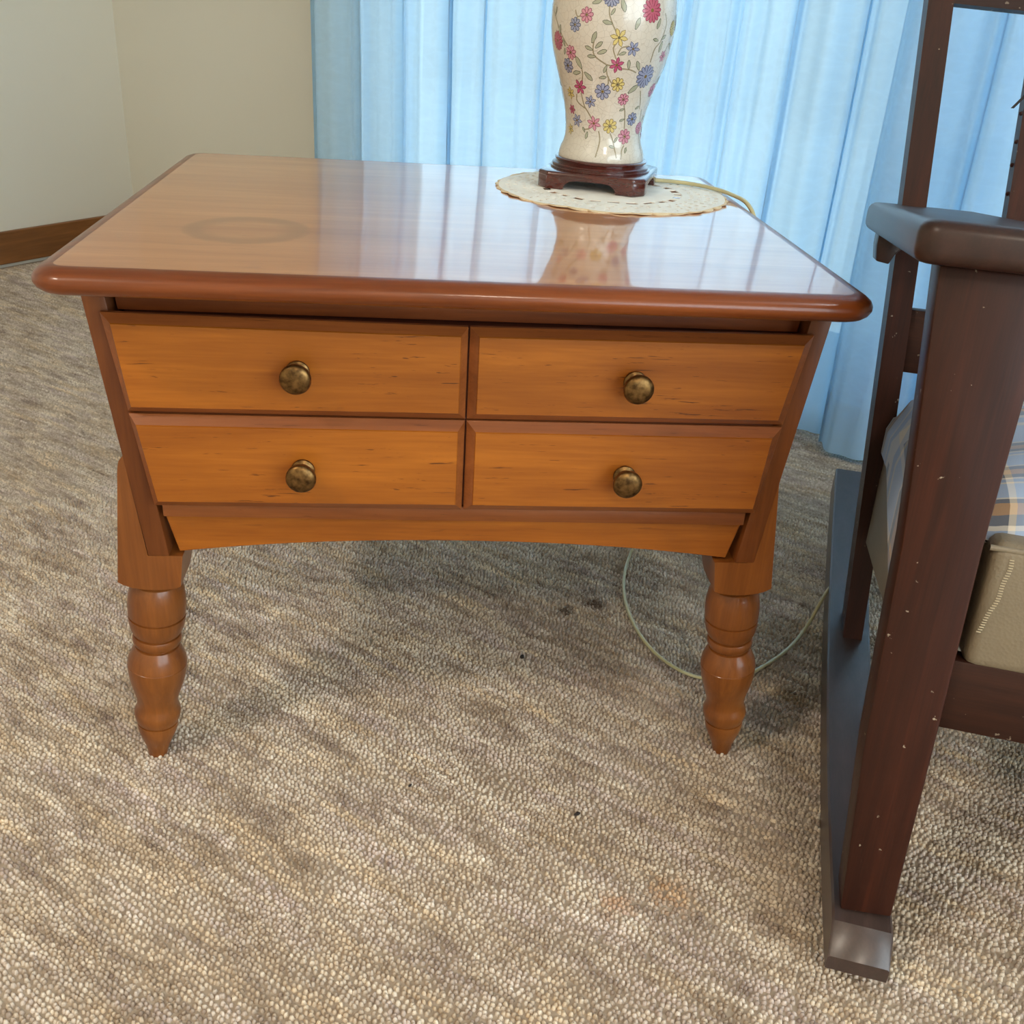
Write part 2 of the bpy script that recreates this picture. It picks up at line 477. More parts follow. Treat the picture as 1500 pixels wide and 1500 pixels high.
# ------------------------------------------------------------------ the room
T = 0.14
structure(room_box('floor', (-T, -T, -0.1), (ROOM_W + T, ROOM_N + T, 0.0), M['carpet']))
structure(room_box('ceiling', (-T, -T, ROOM_H), (ROOM_W + T, ROOM_N + T, ROOM_H + 0.1), M['ceiling']))
structure(room_box('wall_left', (-T, -T, 0), (0, ROOM_N + T, ROOM_H), M['wall']))
structure(room_box('wall_front', (0, ROOM_N, 0), (ROOM_W, ROOM_N + T, ROOM_H), M['wall']))
def pierced_wall(name, boxes):
    bm = bmesh.new()
    for lo, hi in boxes:
        b2 = bm_box(lo, hi); me = bpy.data.meshes.new('t'); b2.to_mesh(me); b2.free(); bm.from_mesh(me); bpy.data.meshes.remove(me)
    structure(link(name, finish(bm, name, xf=ROOM_M), M['wall']))
pierced_wall('wall_back', (((0, -T, 0), (DOOR_W0, 0, ROOM_H)), ((DOOR_W1, -T, 0), (ROOM_W, 0, ROOM_H)), ((DOOR_W0, -T, DOOR_H), (DOOR_W1, 0, ROOM_H))))
R0, R1 = ROOM_W, ROOM_W + T
pierced_wall('wall_right', (((R0, -T, 0), (R1, WIN_N0, ROOM_H)), ((R0, WIN_N1, 0), (R1, ROOM_N + T, ROOM_H)), ((R0, WIN_N0, WIN_Z1), (R1, WIN_N1, ROOM_H)), ((R0, WIN_N0, 0), (R1, WIN_N1, WIN_Z0))))
win = structure(empty('fill_window_1', room(ROOM_W + 0.07, (WIN_N0 + WIN_N1) / 2, WIN_Z0)))
winv = Matrix.Translation(win.location).inverted()
def win_piece(name, lo, hi, mat, bev=0.004):
    return link(name, finish(bm_box(lo, hi, bev), name, xf=winv @ ROOM_M), mat, win)
wf = 0.06
WM = (WIN_N0 + WIN_N1) / 2
for a_, b_ in ((WIN_N0, WIN_N0 + wf), (WIN_N1 - wf, WIN_N1), (WM - wf / 2, WM + wf / 2)):
    win_piece('window_stile', (R0 + 0.03, a_, WIN_Z0 + wf), (R0 + 0.10, b_, WIN_Z1 - wf), M['white_frame'])
win_piece('window_head', (R0 + 0.03, WIN_N0, WIN_Z1 - wf), (R0 + 0.10, WIN_N1, WIN_Z1), M['white_frame'])
win_piece('window_sill', (R0 - 0.03, WIN_N0, WIN_Z0), (R0 + 0.10, WIN_N1, WIN_Z0 + wf), M['white_frame'])
for a_, b_ in ((WIN_N0 + wf, WM - wf / 2), (WM + wf / 2, WIN_N1 - wf)):
    win_piece('pane', (R0 + 0.06, a_, WIN_Z0 + wf), (R0 + 0.066, b_, WIN_Z1 - wf), M['glass'], 0)

def baseboard(name, along, lo, hi):
    o = room_box(name, lo, hi, M['baseboard'], bevel=0.003)
    return structure(o)
# boards are modelled along their own x so that the grain runs lengthwise
def board(name, start, direction, length, h, t, z0):
    d = Vector(direction); side = Vector((-d.y, d.x, 0))
    mt = Matrix.Identity(4)
    for i in range(3):
        mt[i][0] = d[i]; mt[i][1] = side[i]; mt[i][2] = (0, 0, 1)[i]; mt[i][3] = start[i]
    o = link(name, finish(bm_box((0, -t / 2, z0), (length, t / 2, z0 + h), 0.003), name), M['baseboard'])
    o.matrix_world = mt
    return structure(o)
board('baseboard_left', room(0.007, 0.015, 0), NX, ROOM_N - 0.03, 0.083, 0.013, 0.010)
board('baseboard_back', room(0.015, 0.007, 0), WX, DOOR_W0 - 0.09, 0.083, 0.013, 0.010)

# glazed sliding door behind the curtains
door = structure(empty('door_1', room((DOOR_W0 + DOOR_W1) / 2, -0.07, 0)))
inv = Matrix.Translation(door.location).inverted()
def door_piece(name, lo, hi, mat, bev=0.004):
    return link(name, finish(bm_box(lo, hi, bev), name, xf=inv @ ROOM_M), mat, door)
fw = 0.055
mid = (DOOR_W0 + DOOR_W1) / 2
door_piece('frame_jamb', (DOOR_W0, -0.12, 0), (DOOR_W0 + fw, -0.02, DOOR_H), M['white_frame'])
door_piece('frame_jamb', (DOOR_W1 - fw, -0.12, 0), (DOOR_W1, -0.02, DOOR_H), M['white_frame'])
door_piece('frame_head', (DOOR_W0 + fw, -0.12, DOOR_H - fw), (DOOR_W1 - fw, -0.02, DOOR_H), M['white_frame'])
door_piece('frame_sill', (DOOR_W0 + fw, -0.12, 0), (DOOR_W1 - fw, -0.02, 0.03), M['white_frame'])
for a, b_, n in ((DOOR_W0 + fw, mid + 0.03, -0.09), (mid - 0.03, DOOR_W1 - fw, -0.05)):
    sw = 0.06
    door_piece('stile', (a, n - 0.015, 0.03), (a + sw, n + 0.015, DOOR_H - fw), M['white_frame'])
    door_piece('stile', (b_ - sw, n - 0.015, 0.03), (b_, n + 0.015, DOOR_H - fw), M['white_frame'])
    door_piece('rail', (a + sw, n - 0.015, 0.03), (b_ - sw, n + 0.015, 0.10), M['white_frame'])
    door_piece('rail', (a + sw, n - 0.015, DOOR_H - fw - 0.06), (b_ - sw, n + 0.015, DOOR_H - fw), M['white_frame'])
    door_piece('pane', (a + sw, n - 0.003, 0.10), (b_ - sw, n + 0.003, DOOR_H - fw - 0.06), M['glass'], 0)
# patio outside, and an added unseen wall that hides the low sky
structure(room_box('sky_hiding_wall', (-14, -7.2, -0.12), (18, -7.0, 1.35), M['deck']))
structure(room_box('patio_ground', (-80, -80, -0.22), (80, 80, -0.12), M['deck']))

# carpet loops, near part built as geometry
def carpet_pile():
    g = np.random.default_rng(3)
    pr, pc_ = 0.0045, 0.0051
    cx, cy = CAM[0], CAM[1]
    s = np.arange(-3.4, 3.4, pc_); t = np.arange(-3.4, 3.4, pr)
    S_, T_ = np.meshgrid(s, t)
    def field(shape_s, shape_t, octaves=2):
        """smooth random field, correlation lengths in metres along and across the rows"""
        out = 0; amp = 1.0; tot = 0
        for o in range(octaves):
            ls, lt = shape_s / 2 ** o, shape_t / 2 ** o
            ns, nt_ = int(6.8 / ls) + 3, int(6.8 / lt) + 3
            G = g.normal(0, 1, (nt_, ns))
            xs = (s + 3.4) / ls; ys = (t + 3.4) / lt
            xi = xs.astype(int); yi = ys.astype(int)
            fx = xs - xi; fy = ys - yi
            fx = fx * fx * (3 - 2 * fx); fy = (fy * fy * (3 - 2 * fy))[:, None]
            A = G[:, xi] * (1 - fx) + G[:, xi + 1] * fx
            out = out + amp * (A[yi] * (1 - fy) + A[yi + 1] * fy)
            tot += amp * amp; amp *= 0.7
        return out / math.sqrt(tot)
    v = 0.55 * field(0.032, 0.0056, 2) + 0.34 * field(0.08, 0.016) + 0.12 * field(0.35, 0.09) + 0.34 * g.normal(0, 1, S_.shape)
    v *= 0.88
    hue = field(0.07, 0.012)
    S_ = S_ + (g.uniform(0, 1, len(t)))[:, None] * pc_ + 0.004 * field(0.06, 0.05, 1)
    S_ = S_ + g.normal(0, 0.0009, S_.shape); T_ = T_ + g.normal(0, 0.0007, T_.shape) + 0.002 * field(0.09, 0.06, 1)
    X = cx + S_ * WX.x + T_ * NX.x; Y = cy + S_ * WX.y + T_ * NX.y
    dx, dy = X - cx, Y - cy
    r = np.hypot(dx, dy); ang = np.arctan2(dx, dy) - 0.08
    keep = (r < 3.3) & (r > 0.26) & ((np.abs(ang) < 0.72) | ((r < 2.5) & (np.abs(ang) < 1.25)))
    q = (X + 0.872) * WX.x + (Y - 2.37) * WX.y
    qn = (X + 0.872) * NX.x + (Y - 2.37) * NX.y
    keep &= (q > 0.016) & (qn > 0.016)
    X, Y, v, hue, r, ang = X[keep], Y[keep], v[keep], hue[keep], r[keep], ang[keep]
    # yarn colours
    stops = np.array([-2.2, -0.9, 0.0, 0.9, 2.2])
    cols = np.array([srgb(*c) for c in YARN])
    C = np.stack([np.interp(v, stops, cols[:, k]) for k in range(3)], 1)
    warm = np.array(srgb(206, 176, 130)); cool = np.array(srgb(176, 158, 160))
    h = np.clip(hue, -1.8, 1.8)[:, None]
    lum = C.mean(1, keepdims=True)
    C = C * (1 - 0.20 * np.abs(h)) + 0.20 * np.abs(h) * np.where(h > 0, warm / warm.mean(), cool / cool.mean()) * lum
    for x, y, rad, col, k in STAINS_AND_DENTS:
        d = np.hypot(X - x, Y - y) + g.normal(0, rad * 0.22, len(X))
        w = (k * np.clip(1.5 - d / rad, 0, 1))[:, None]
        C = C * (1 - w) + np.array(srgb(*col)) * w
    near = (r < 1.55) & (np.abs(ang) < 0.80)
    n = len(X)
    la = g.uniform(0.0022, 0.0030, n); lb = g.uniform(0.0017, 0.0024, n); hh = g.uniform(0.0024, 0.0040, n)
    rot = g.normal(0.5, 0.45, n) + ANG
    vco, vcol, idx, szs = [], [], [], []
    base = 0
    for mask, K, apex in ((near, 5, False), (~near, 3, True)):
        m_ = int(mask.sum())
        x, y, A, B, H_, R_ = X[mask], Y[mask], la[mask], lb[mask], hh[mask], rot[mask]
        nv = K + 1 if apex else 2 * K
        co = np.zeros((m_, nv, 3))
        for ring, (sc_, z) in enumerate(((1.25 if apex else 1.0, 0.0), (0.55, 1.0))):
            if apex and ring:
                co[:, K, 0] = x; co[:, K, 1] = y; co[:, K, 2] = H_
                break
            for k in range(K):
                a = 2 * math.pi * k / K
                u = np.cos(a) * A * sc_; w = np.sin(a) * B * sc_
                co[:, ring * K + k, 0] = x + u * np.cos(R_) - w * np.sin(R_)
                co[:, ring * K + k, 1] = y + u * np.sin(R_) + w * np.cos(R_)
                co[:, ring * K + k, 2] = H_ * z
        if apex:
            pat = np.array([[k, (k + 1) % K, K] for k in range(K)]).ravel(); sz = [3] * K
        else:
            pat = np.concatenate([np.array([[k, (k + 1) % K, K + (k + 1) % K, K + k] for k in range(K)]).ravel(), np.array([K + k for k in range(K)])]); sz = [4] * K + [K]
        idx.append((base + np.arange(m_)[:, None] * nv + pat[None, :]).ravel())
        szs.append(np.tile(np.array(sz), m_))
        vco.append(co.reshape(-1, 3))
        cc = np.ones((m_, nv, 4)); cc[:, :, :3] = C[mask][:, None, :]
        vcol.append(cc.reshape(-1, 4))
        base += m_ * nv
    vco = np.concatenate(vco); vcol = np.concatenate(vcol); idx = np.concatenate(idx); szs = np.concatenate(szs)
    me = bpy.data.meshes.new('carpet_pile')
    me.vertices.add(len(vco)); me.loops.add(len(idx)); me.polygons.add(len(szs))
    me.vertices.foreach_set('co', vco.ravel())
    me.loops.foreach_set('vertex_index', idx.astype(np.int32))
    st = np.concatenate([[0], np.cumsum(szs)[:-1]])
    me.polygons.foreach_set('loop_start', st.astype(np.int32))
    me.polygons.foreach_set('use_smooth', np.ones(len(szs), dtype=bool))
    me.update(calc_edges=True)
    ca = me.color_attributes.new('yarn', 'FLOAT_COLOR', 'POINT')
    ca.data.foreach_set('color', vcol.ravel().astype(np.float32))
    o = link('carpet_pile', me, M['pile'])
    o['kind'] = 'stuff'
    tag(o, 'short beige and taupe carpet loops covering the floor', 'carpet')
carpet_pile()

# ------------------------------------------------------------------ curtains
def curtain(name, w0, w1, n0, depth, seed, zbot, lam=(0.07, 0.17), hem=None, lean=0.0):
    g = random.Random(seed)
    ds = 0.004
    # phase with varying fold width
    s, ph = 0.0, g.uniform(0, 6)
    prof = []
    cur, target, left = g.uniform(*lam), g.uniform(*lam), 0.1
    amp = g.uniform(0.5, 1.0); tamp = amp
    while s < (w1 - w0):
        prof.append((s, ph, amp))
        ph += 2 * math.pi * ds / cur
        cur += (target - cur) * 0.08; amp += (tamp - amp) * 0.05
        left -= ds
        if left < 0:
            target = g.uniform(*lam); tamp = g.uniform(0.25, 1.0); left = g.uniform(0.08, 0.2)
        s += ds
    zs = [zbot, zbot + 0.02, zbot + 0.10, 0.2, 0.35, 0.5, 0.65, 0.8, 0.95, 1.15, 1.4, 1.7, 2.0, 2.2]
    co, uv = [], []
    for zi, z in enumerate(zs):
        h = z / 2.2
        for s, ph, am in prof:
            a = am * (1.0 - 0.15 * h)
            wob = 0.25 * math.sin(z * 2.1 + s * 3 + seed) + 0.12 * math.sin(z * 5.3 + s * 7)
            p2 = ph + wob
            w = w0 + s + 0.032 * a * math.sin(p2) + lean * (1 - h)
            n = n0 + depth * a * math.cos(p2) + 0.010 * math.sin(p2 * 2.3 + 1.0) + 0.006 * math.sin(p2 * 5.1)
            co.append(tuple(room(w, n, z))); uv.append((s, z))
    nc = len(prof)
    faces = [(r * nc + c, r * nc + c + 1, (r + 1) * nc + c + 1, (r + 1) * nc + c) for r in range(len(zs) - 1) for c in range(nc - 1)]
    me = bpy.data.meshes.new(name)
    me.from_pydata(co, [], faces)
    ul = me.uv_layers.new(name='UVMap')
    for poly in me.polygons:
        for li in poly.loop_indices:
            ul.data[li].uv = uv[me.loops[li].vertex_index]
    me.polygons.foreach_set('use_smooth', [True] * len(me.polygons))
    o = link(name, me, M['curtain'])
    if hem:
        # folded-up hem: a second layer of the same cloth on the room side of the lowest part
        co2, f2 = [], []
        zz = [zbot + 0.001, zbot + hem * 0.5, zbot + hem]
        for z in zz:
            h = z / 2.2
            for s, ph, am in prof:
                a = am * (1.0 - 0.15 * h)
                p2 = ph + 0.25 * math.sin(z * 2.1 + s * 3 + seed) + 0.12 * math.sin(z * 5.3 + s * 7)
                w = w0 + s + 0.032 * a * math.sin(p2) + lean * (1 - h)
                n = n0 + depth * a * math.cos(p2) + 0.010 * math.sin(p2 * 2.3 + 1.0) + 0.006 * math.sin(p2 * 5.1) + 0.002
                co2.append(tuple(room(w, n, z)))
        for r in range(2):
            for c in range(nc - 1):
                f2.append((r * nc + c, r * nc + c + 1, (r + 1) * nc + c + 1, (r + 1) * nc + c))
        m2 = bpy.data.meshes.new(name + '_hem'); m2.from_pydata(co2, [], f2)
        m2.polygons.foreach_set('use_smooth', [True] * len(m2.polygons))
        link('hem', m2, M['curtain'], o)
    return o
c1 = curtain('sheer_curtain', 0.795, 2.34, 0.085, 0.022, 11, 0.012, lean=-0.004, hem=0.20)
tag(c1, 'wide pale blue sheer curtain hanging behind the end table and lamp', 'curtain')
c2 = curtain('sheer_curtain', 2.13, 3.42, 0.150, 0.020, 5, 0.010, hem=0.10)
tag(c2, 'sheer curtain panel behind the rocking chair, overlapping the wider one', 'curtain')
rod = empty('curtain_rod', room(2.1, 0.11, 2.2))
inv = Matrix.Translation(rod.location).inverted()
link('rod', finish(bm_tube([room(0.70, 0.11, 2.215), room(3.52, 0.11, 2.215)], 0.012, 12), 'rod', 60, inv), M['white_frame'], rod)
for w in (0.72, 2.1, 3.5):
    link('bracket', finish(bm_box((w - 0.012, 0.0, 2.19), (w + 0.012, 0.11, 2.24), 0.002), 'bracket', xf=inv @ ROOM_M), M['white_frame'], rod)
tag(rod, 'white curtain rod above the glazed door', 'curtain rod')

# ------------------------------------------------------------------ unseen ceiling lamps, added to fill the room with light
def fill_lamp(w, n, label, power, color=(1.0, 0.86, 0.70)):
    c = room(w, n, ROOM_H)
    r = empty('fill_lamp', c)
    link('lamp_base', finish(bm_lathe([(0, 0.17), (-0.03, 0.17), (-0.035, 0.16)], 40), 'lamp_base', 40), M['lampshell'], r)
    ld = bpy.data.lights.new('fill_lamp_bulb', 'AREA'); ld.shape = 'DISK'; ld.size = 0.34; ld.energy = power
    ld.color = color
    lo = bpy.data.objects.new('fill_lamp_bulb', ld); COL.objects.link(lo); lo.parent = r; lo.location = (0, 0, -0.04)
    tag(r, label, 'fill lamp')
fill_lamp(1.6, 3.2, 'round white fill lamp added to the ceiling nearer the left wall', FILL_LAMP_POWER)
fill_lamp(3.9, 3.2, 'round white fill lamp added to the ceiling nearer the right wall', FILL_LAMP_POWER)
fill_lamp(3.5, 0.9, 'round cool white fill lamp added to the ceiling near the curtains', COOL_FILL_POWER, (0.86, 0.95, 1.0))  # added to brighten the carpet on the curtain side

# ------------------------------------------------------------------ the end table
table = empty('end_table', (TX, TY, 0))
tag(table, 'brown wooden end table with four drawer panels, brass knobs and turned legs', 'end table')
TI = Matrix.Translation((-TX, -TY, 0))
D = 0.5517
def tpart(name, bm, mat, smooth=35, parent=None):
    return link(name, finish(bm, name, smooth, TI), mat, parent or table)

def rounded_rect(hx, y0, y1, rad, k=7, cx=TX):
    pts = []
    for (px, py, a0) in ((cx + hx - rad, y1 - rad, 0), (cx - hx + rad, y1 - rad, 90), (cx - hx + rad, y0 + rad, 180), (cx + hx - rad, y0 + rad, 270)):
        for i in range(k + 1):
            a = math.radians(a0 + 90 * i / k)
            pts.append((px + rad * math.cos(a), py + rad * math.sin(a)))
    return pts
def slab():
    bm = bmesh.new()
    rings = []
    rx, rz, zc = 0.0165, 0.0105, 0.5295
    angs = [-90, -70, -50, -30, -10, 10, 30, 50, 70, 82, 90]
    for a in angs:
        ins = rx * (1 - math.cos(math.radians(a)))
        z = zc + rz * math.sin(math.radians(a))
        rings.append([bm.verts.new((x, y, z)) for x, y in rounded_rect(0.3215 - ins, -0.013 + ins, D + 0.013 - ins, 0.027 - ins, cx=-0.0005)])
    n = len(rings[0])
    edge = []
    for a, b in zip(rings, rings[1:]):
        for k in range(n):
            edge.append(bm.faces.new((a[k], a[(k + 1) % n], b[(k + 1) % n], b[k])))
    f0 = bm.faces.new(rings[0]); f1 = bm.faces.new(rings[-1])
    for f in edge:
        f.material_index = 1
    f0.material_index = 1; f1.material_index = 0
    return bm
tpart('tabletop', slab(), [M['top'], M['edge']], 30)

# flared side boards
def mir(poly, s):
    return [(TX + s * (x), z) for x, z in poly]
SB = [(-0.3154, 0.5190), (-0.2964, 0.5190), (-0.2655, 0.2575), (-0.2845, 0.2575)]   # relative to the table's middle
YF, YB = 0.072, 0.555
for s in (1, -1):
    tpart('side_board', bm_prism(mir(SB, s), 'xz', YF, YB, 0.0012), M['side'])
# back board, inner rails, drawer box
tpart('back_board', bm_prism([(TX - 0.295, 0.519), (TX + 0.295, 0.519), (TX + 0.2655, 0.27), (TX - 0.2655, 0.27)], 'xz', YB - 0.022, YB - 0.004), M['side'])
tpart('top_rail', bm_prism([(TX - 0.292, 0.519), (TX + 0.292, 0.519), (TX + 0.289, 0.484), (TX - 0.289, 0.484)], 'xz', 0.086, 0.104), M['edge'])
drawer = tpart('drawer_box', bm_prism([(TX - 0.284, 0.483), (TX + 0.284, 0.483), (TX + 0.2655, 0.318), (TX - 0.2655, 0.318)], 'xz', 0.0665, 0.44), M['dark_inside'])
tpart('bottom_rail', bm_box((TX - 0.266, 0.068, 0.3005), (TX + 0.266, 0.088, 0.3155), 0.001), M['bevel'])
# arched aprons
def apron(y0, y1):
    top = [(TX - 0.2675, 0.3), (TX + 0.2675, 0.3)]
    bot = []
    for i in range(21):
        x = 0.2575 - 0.515 * i / 20
        z = 0.2742 - 0.0150 * (abs(x) / 0.2575) ** 2.2
        bot.append((TX + x, z))
    return bm_prism(top + bot, 'xz', y0, y1, 0.0008, 1)
tpart('apron', apron(0.078, 0.096), M['apron'])
tpart('apron', apron(YB - 0.028, YB - 0.012), M['apron'])

# raised drawer panels: bevelled slabs with a flat field
def raised_panel(outer, inner, y_edge=0.0665, y_out=0.0622, y_face=0.0545):
    bm = bmesh.new()
    r0 = [bm.verts.new((x, y_edge, z)) for x, z in outer]
    r1 = [bm.verts.new((x, y_out, z)) for x, z in outer]
    r2 = [bm.verts.new((x, y_face + 0.0012, z)) for x, z in inner]
    k = 0.0006
    cx = sum(x for x, z in inner) / 4; cz = sum(z for x, z in inner) / 4
    r3 = [bm.verts.new((x + (k if x < cx else -k), y_face, z + (k if z < cz else -k))) for x, z in inner]
    for a, b, mi in ((r0, r1, 1), (r1, r2, 1), (r2, r3, 0)):
        for i in range(4):
            f = bm.faces.new((a[i], a[(i + 1) % 4], b[(i + 1) % 4], b[i])); f.material_index = mi
    f = bm.faces.new(r3); f.material_index = 0
    bm.faces.new(r0).material_index = 1
    return bm
def knob_bm(x, z):
    return bm_lathe([(0, 0.0085), (0.0015, 0.0102), (0.003, 0.0098), (0.0045, 0.0072), (0.009, 0.0062), (0.012, 0.0078), (0.0145, 0.0112), (0.017, 0.0128), (0.0195, 0.0130), (0.0215, 0.0118), (0.0228, 0.0085), (0.0234, 0.004), (0.0235, 0.0005)],
                    28, (x, 0.0548, z), (0, -1, 0))
GX = 0.0045
panels = [
    # outer TL, TR, BR, BL                                            inner
    ([(-0.2925, 0.4885), (GX - 0.0008, 0.4860), (GX - 0.0008, 0.4042), (-0.2795, 0.4036)], [(-0.2838, 0.4815), (-0.0020, 0.4800), (-0.0020, 0.4112), (-0.2752, 0.4096)], (-0.1366, 0.4453)),
    ([(GX + 0.0008, 0.4860), (0.2995, 0.4885), (0.2870, 0.4060), (GX + 0.0008, 0.4042)], [(0.0126, 0.4800), (0.2905, 0.4820), (0.2795, 0.4122), (0.0126, 0.4112)], (0.1472, 0.4447)),
    ([(-0.2795, 0.4015), (GX - 0.0008, 0.4025), (GX - 0.0008, 0.3160), (-0.2640, 0.3150)], [(-0.2730, 0.3938), (-0.0020, 0.3945), (-0.0020, 0.3235), (-0.2640 + 0.001, 0.3218)], (-0.1353, 0.3561)),
    ([(GX + 0.0008, 0.4025), (0.2868, 0.4035), (0.2760, 0.3170), (GX + 0.0008, 0.3160)], [(0.0128, 0.3945), (0.2772, 0.3952), (0.2715, 0.3245), (0.0128, 0.3235)], (0.1473, 0.3563)),
]
panels[2] = (panels[2][0], [(-0.2730, 0.3938), (-0.0020, 0.3945), (-0.0020, 0.3235), (-0.2620, 0.3218)], panels[2][2])
panels[2][0][3] = (-0.2668, 0.3150)
plabels = ['upper left raised drawer panel', 'upper right raised drawer panel', 'lower left raised drawer panel', 'lower right raised drawer panel']
for (outer, inner, kn), lb in zip(panels, plabels):
    p = tpart('drawer_panel', raised_panel(outer, inner), [M['drawer'], M['bevel']], None)
    p['label'] = lb
    k = tpart('knob', knob_bm(*kn), M['brass'], 40, p)
    k['label'] = 'round antique brass knob'

# legs with shouldered blocks
def leg_block(s, front):
    poly = [(-0.2960, 0.3575), (-0.3002, 0.352), (-0.3022, 0.344), (-0.3150, 0.2285), (-0.3105, 0.2255), (-0.3020, 0.2222), (-0.2900, 0.2205), (-0.2750, 0.2205), (-0.2640, 0.2220), (-0.2585, 0.2245), (-0.2540, 0.2572), (-0.2850, 0.2572)]
    bm = bmesh.new()
    sl = [(0.0, 0), (0.030, 0), (0.042, 0.0025), (0.052, 0.008), (0.060, 0.017), (0.065, 0.028), (0.067, 0.0365)]
    rows = []
    for dy, lift in sl:
        y = YF + 0.0008 + dy if front else YB - dy
        rows.append([bm.verts.new((s * (x + 0.004), y, max(z, min(0.2570, 0.2205 + lift)) if z < 0.2571 else z)) for x, z in poly])
    n = len(poly)
    for p_, q_ in zip(rows, rows[1:]):
        for k in range(n):
            bm.faces.new((p_[k], p_[(k + 1) % n], q_[(k + 1) % n], q_[k]))
    bm.faces.new(rows[0]); bm.faces.new(rows[-1])
    return bm
def leg_turning(s, front):
    yc = 0.104 if front else YB - 0.030
    top = Vector((s * -0.2835, yc, 0.222)); foot = Vector((s * -0.3040, yc + (0 if front else 0.055), 0.0))
    ax = (top - foot); H = ax.length
    pr = [(0.0, 0.0092), (0.003, 0.0100), (0.012, 0.0115), (0.024, 0.0158), (0.034, 0.0192), (0.0405, 0.0202), (0.0435, 0.0200), (0.0440, 0.0182), (0.0455, 0.0182), (0.0460, 0.0206), (0.050, 0.0218), (0.0555, 0.0229), (0.060, 0.0224), (0.0645, 0.0205), (0.069, 0.0199), (0.077, 0.0207),
          (0.088, 0.0238), (0.100, 0.0268), (0.112, 0.0284), (0.1175, 0.0286), (0.1180, 0.0281), (0.1185, 0.0286), (0.126, 0.0272), (0.134, 0.0238), (0.139, 0.0212), (0.1395, 0.0192), (0.1412, 0.0192), (0.1418, 0.0212), (0.1455, 0.0232), (0.150, 0.0234), (0.1525, 0.0224), (0.153, 0.0204), (0.1546, 0.0204),
          (0.1552, 0.0226), (0.161, 0.0252), (0.169, 0.0267), (0.1745, 0.0270), (0.1750, 0.0252), (0.1765, 0.0252), (0.1770, 0.0271), (0.186, 0.0275), (0.198, 0.0268), (0.207, 0.0250), (0.213, 0.0225), (0.2145, 0.0205), (H + 0.003, 0.0205)]
    return bm_lathe(pr, 40, foot, ax)
for front in (True, False):
    for s in (1, -1):
        lg = tpart('leg', leg_turning(s, front), M['leg'], 28)
        tpart('leg_block', leg_block(s, front), M['leg'], 35, lg)

# ------------------------------------------------------------------ doily
ZT = 0.5400
def doily():
    bm = bmesh.new()
    cx, cy, R = 0.175, 0.413, 0.1285
    nseg = 144
    lay = bm.loops.layers
    rad = [0.0, 0.02, 0.04, 0.056, 0.066, 0.070, 0.0735, 0.079, 0.084, 0.088, 0.092, 0.0965, 0.101, 0.105, 0.110, 0.1145, 0.119, 0.1265]
    rings = []
    for ri, r in enumerate(rad[1:], 1):
        ring = []
        for k in range(nseg):
            a = 2 * math.pi * k / nseg
            sc_ = 1.0
            z = ZT + 0.0018 + 0.0006 * math.sin(a * 9 + r * 60) * (r / 0.12)
            ring.append(bm.verts.new((cx + r * math.cos(a), cy + r * math.sin(a), z)))
        rings.append(ring)
    ring = []
    for k in range(nseg):
        a = 2 * math.pi * k / nseg
        rr = R - 0.0020 + 0.0040 * abs(math.sin(a * 18))
        ring.append(bm.verts.new((cx + rr * math.cos(a), cy + rr * math.sin(a), ZT + 0.0014 + 0.0008 * math.sin(a * 11))))
    rings.append(ring)
    bm.faces.new(rings[0])
    for i, (a, b) in enumerate(zip(rings, rings[1:])):
        for k in range(nseg):
            hole = False
            if i == 4 or i == 5:      # eyelet row
                hole = (k % 6) in (1, 2, 3, 4)
            elif i == 8:
                hole = (k % 3) == (0 if (k // 6) % 2 else 1)
            elif i == 10:
                hole = (k + 1) % 3 == 0
            elif i == 12:
                hole = k % 3 == 1 and (k // 12) % 3 != 0
            elif i == 14:
                hole = (k + 2) % 3 == 0
            if hole:
                continue
            f = bm.faces.new((a[k], a[(k + 1) % nseg], b[(k + 1) % nseg], b[k]))
            f.material_index = 1 if i == len(rings) - 2 else 0
    g = bmesh.ops.extrude_face_region(bm, geom=list(bm.faces))
    for v in g['geom']:
        if isinstance(v, bmesh.types.BMVert):
            v.co.z -= 0.0011
    return bm
do = link('doily', finish(doily(), 'doily', None), [M['crochet'], M['crochet_edge']])
tag(do, 'round cream crochet doily under the lamp on the end table', 'doily')

# ------------------------------------------------------------------ the lamp
VX, VY = 0.165, 0.445
lamp = empty('table_lamp', (VX, VY, ZT + 0.002))
tag(lamp, 'porcelain vase table lamp painted with flowers on a dark wooden stand', 'table lamp')
LI = Matrix.Translation((-VX, -VY, -(ZT + 0.002)))
VPROF = [(0.5695, 0.0455), (0.5705, 0.0478), (0.5735, 0.0487), (0.5785, 0.0478), (0.583, 0.0465), (0.588, 0.0442), (0.5941, 0.0428), (0.601, 0.0424), (0.6087, 0.0430), (0.619, 0.0446), (0.6302, 0.0470), (0.6408, 0.0500), (0.6513, 0.0535), (0.6615, 0.0570), (0.6719, 0.0602), (0.682, 0.0630), (0.6922, 0.0651),
         (0.7022, 0.0663), (0.7122, 0.0667), (0.722, 0.0665), (0.7318, 0.0658), (0.745, 0.0635), (0.758, 0.0590), (0.770, 0.0520), (0.780, 0.0430), (0.787, 0.0345), (0.793, 0.0290), (0.800, 0.0270), (0.812, 0.0268), (0.822, 0.0285), (0.828, 0.0300), (0.830, 0.0285)]
vz = [a for a, b in VPROF]; vr = [b for a, b in VPROF]
vase = link('vase', finish(bm_lathe(VPROF, 72, (VX, VY, 0)), 'vase', 50, LI), M['porcelain'], lamp)
def on_vase(th, z, off):
    r = float(np.interp(z, vz, vr)) + off
    return Vector((VX + r * math.cos(th), VY + r * math.sin(th), z))
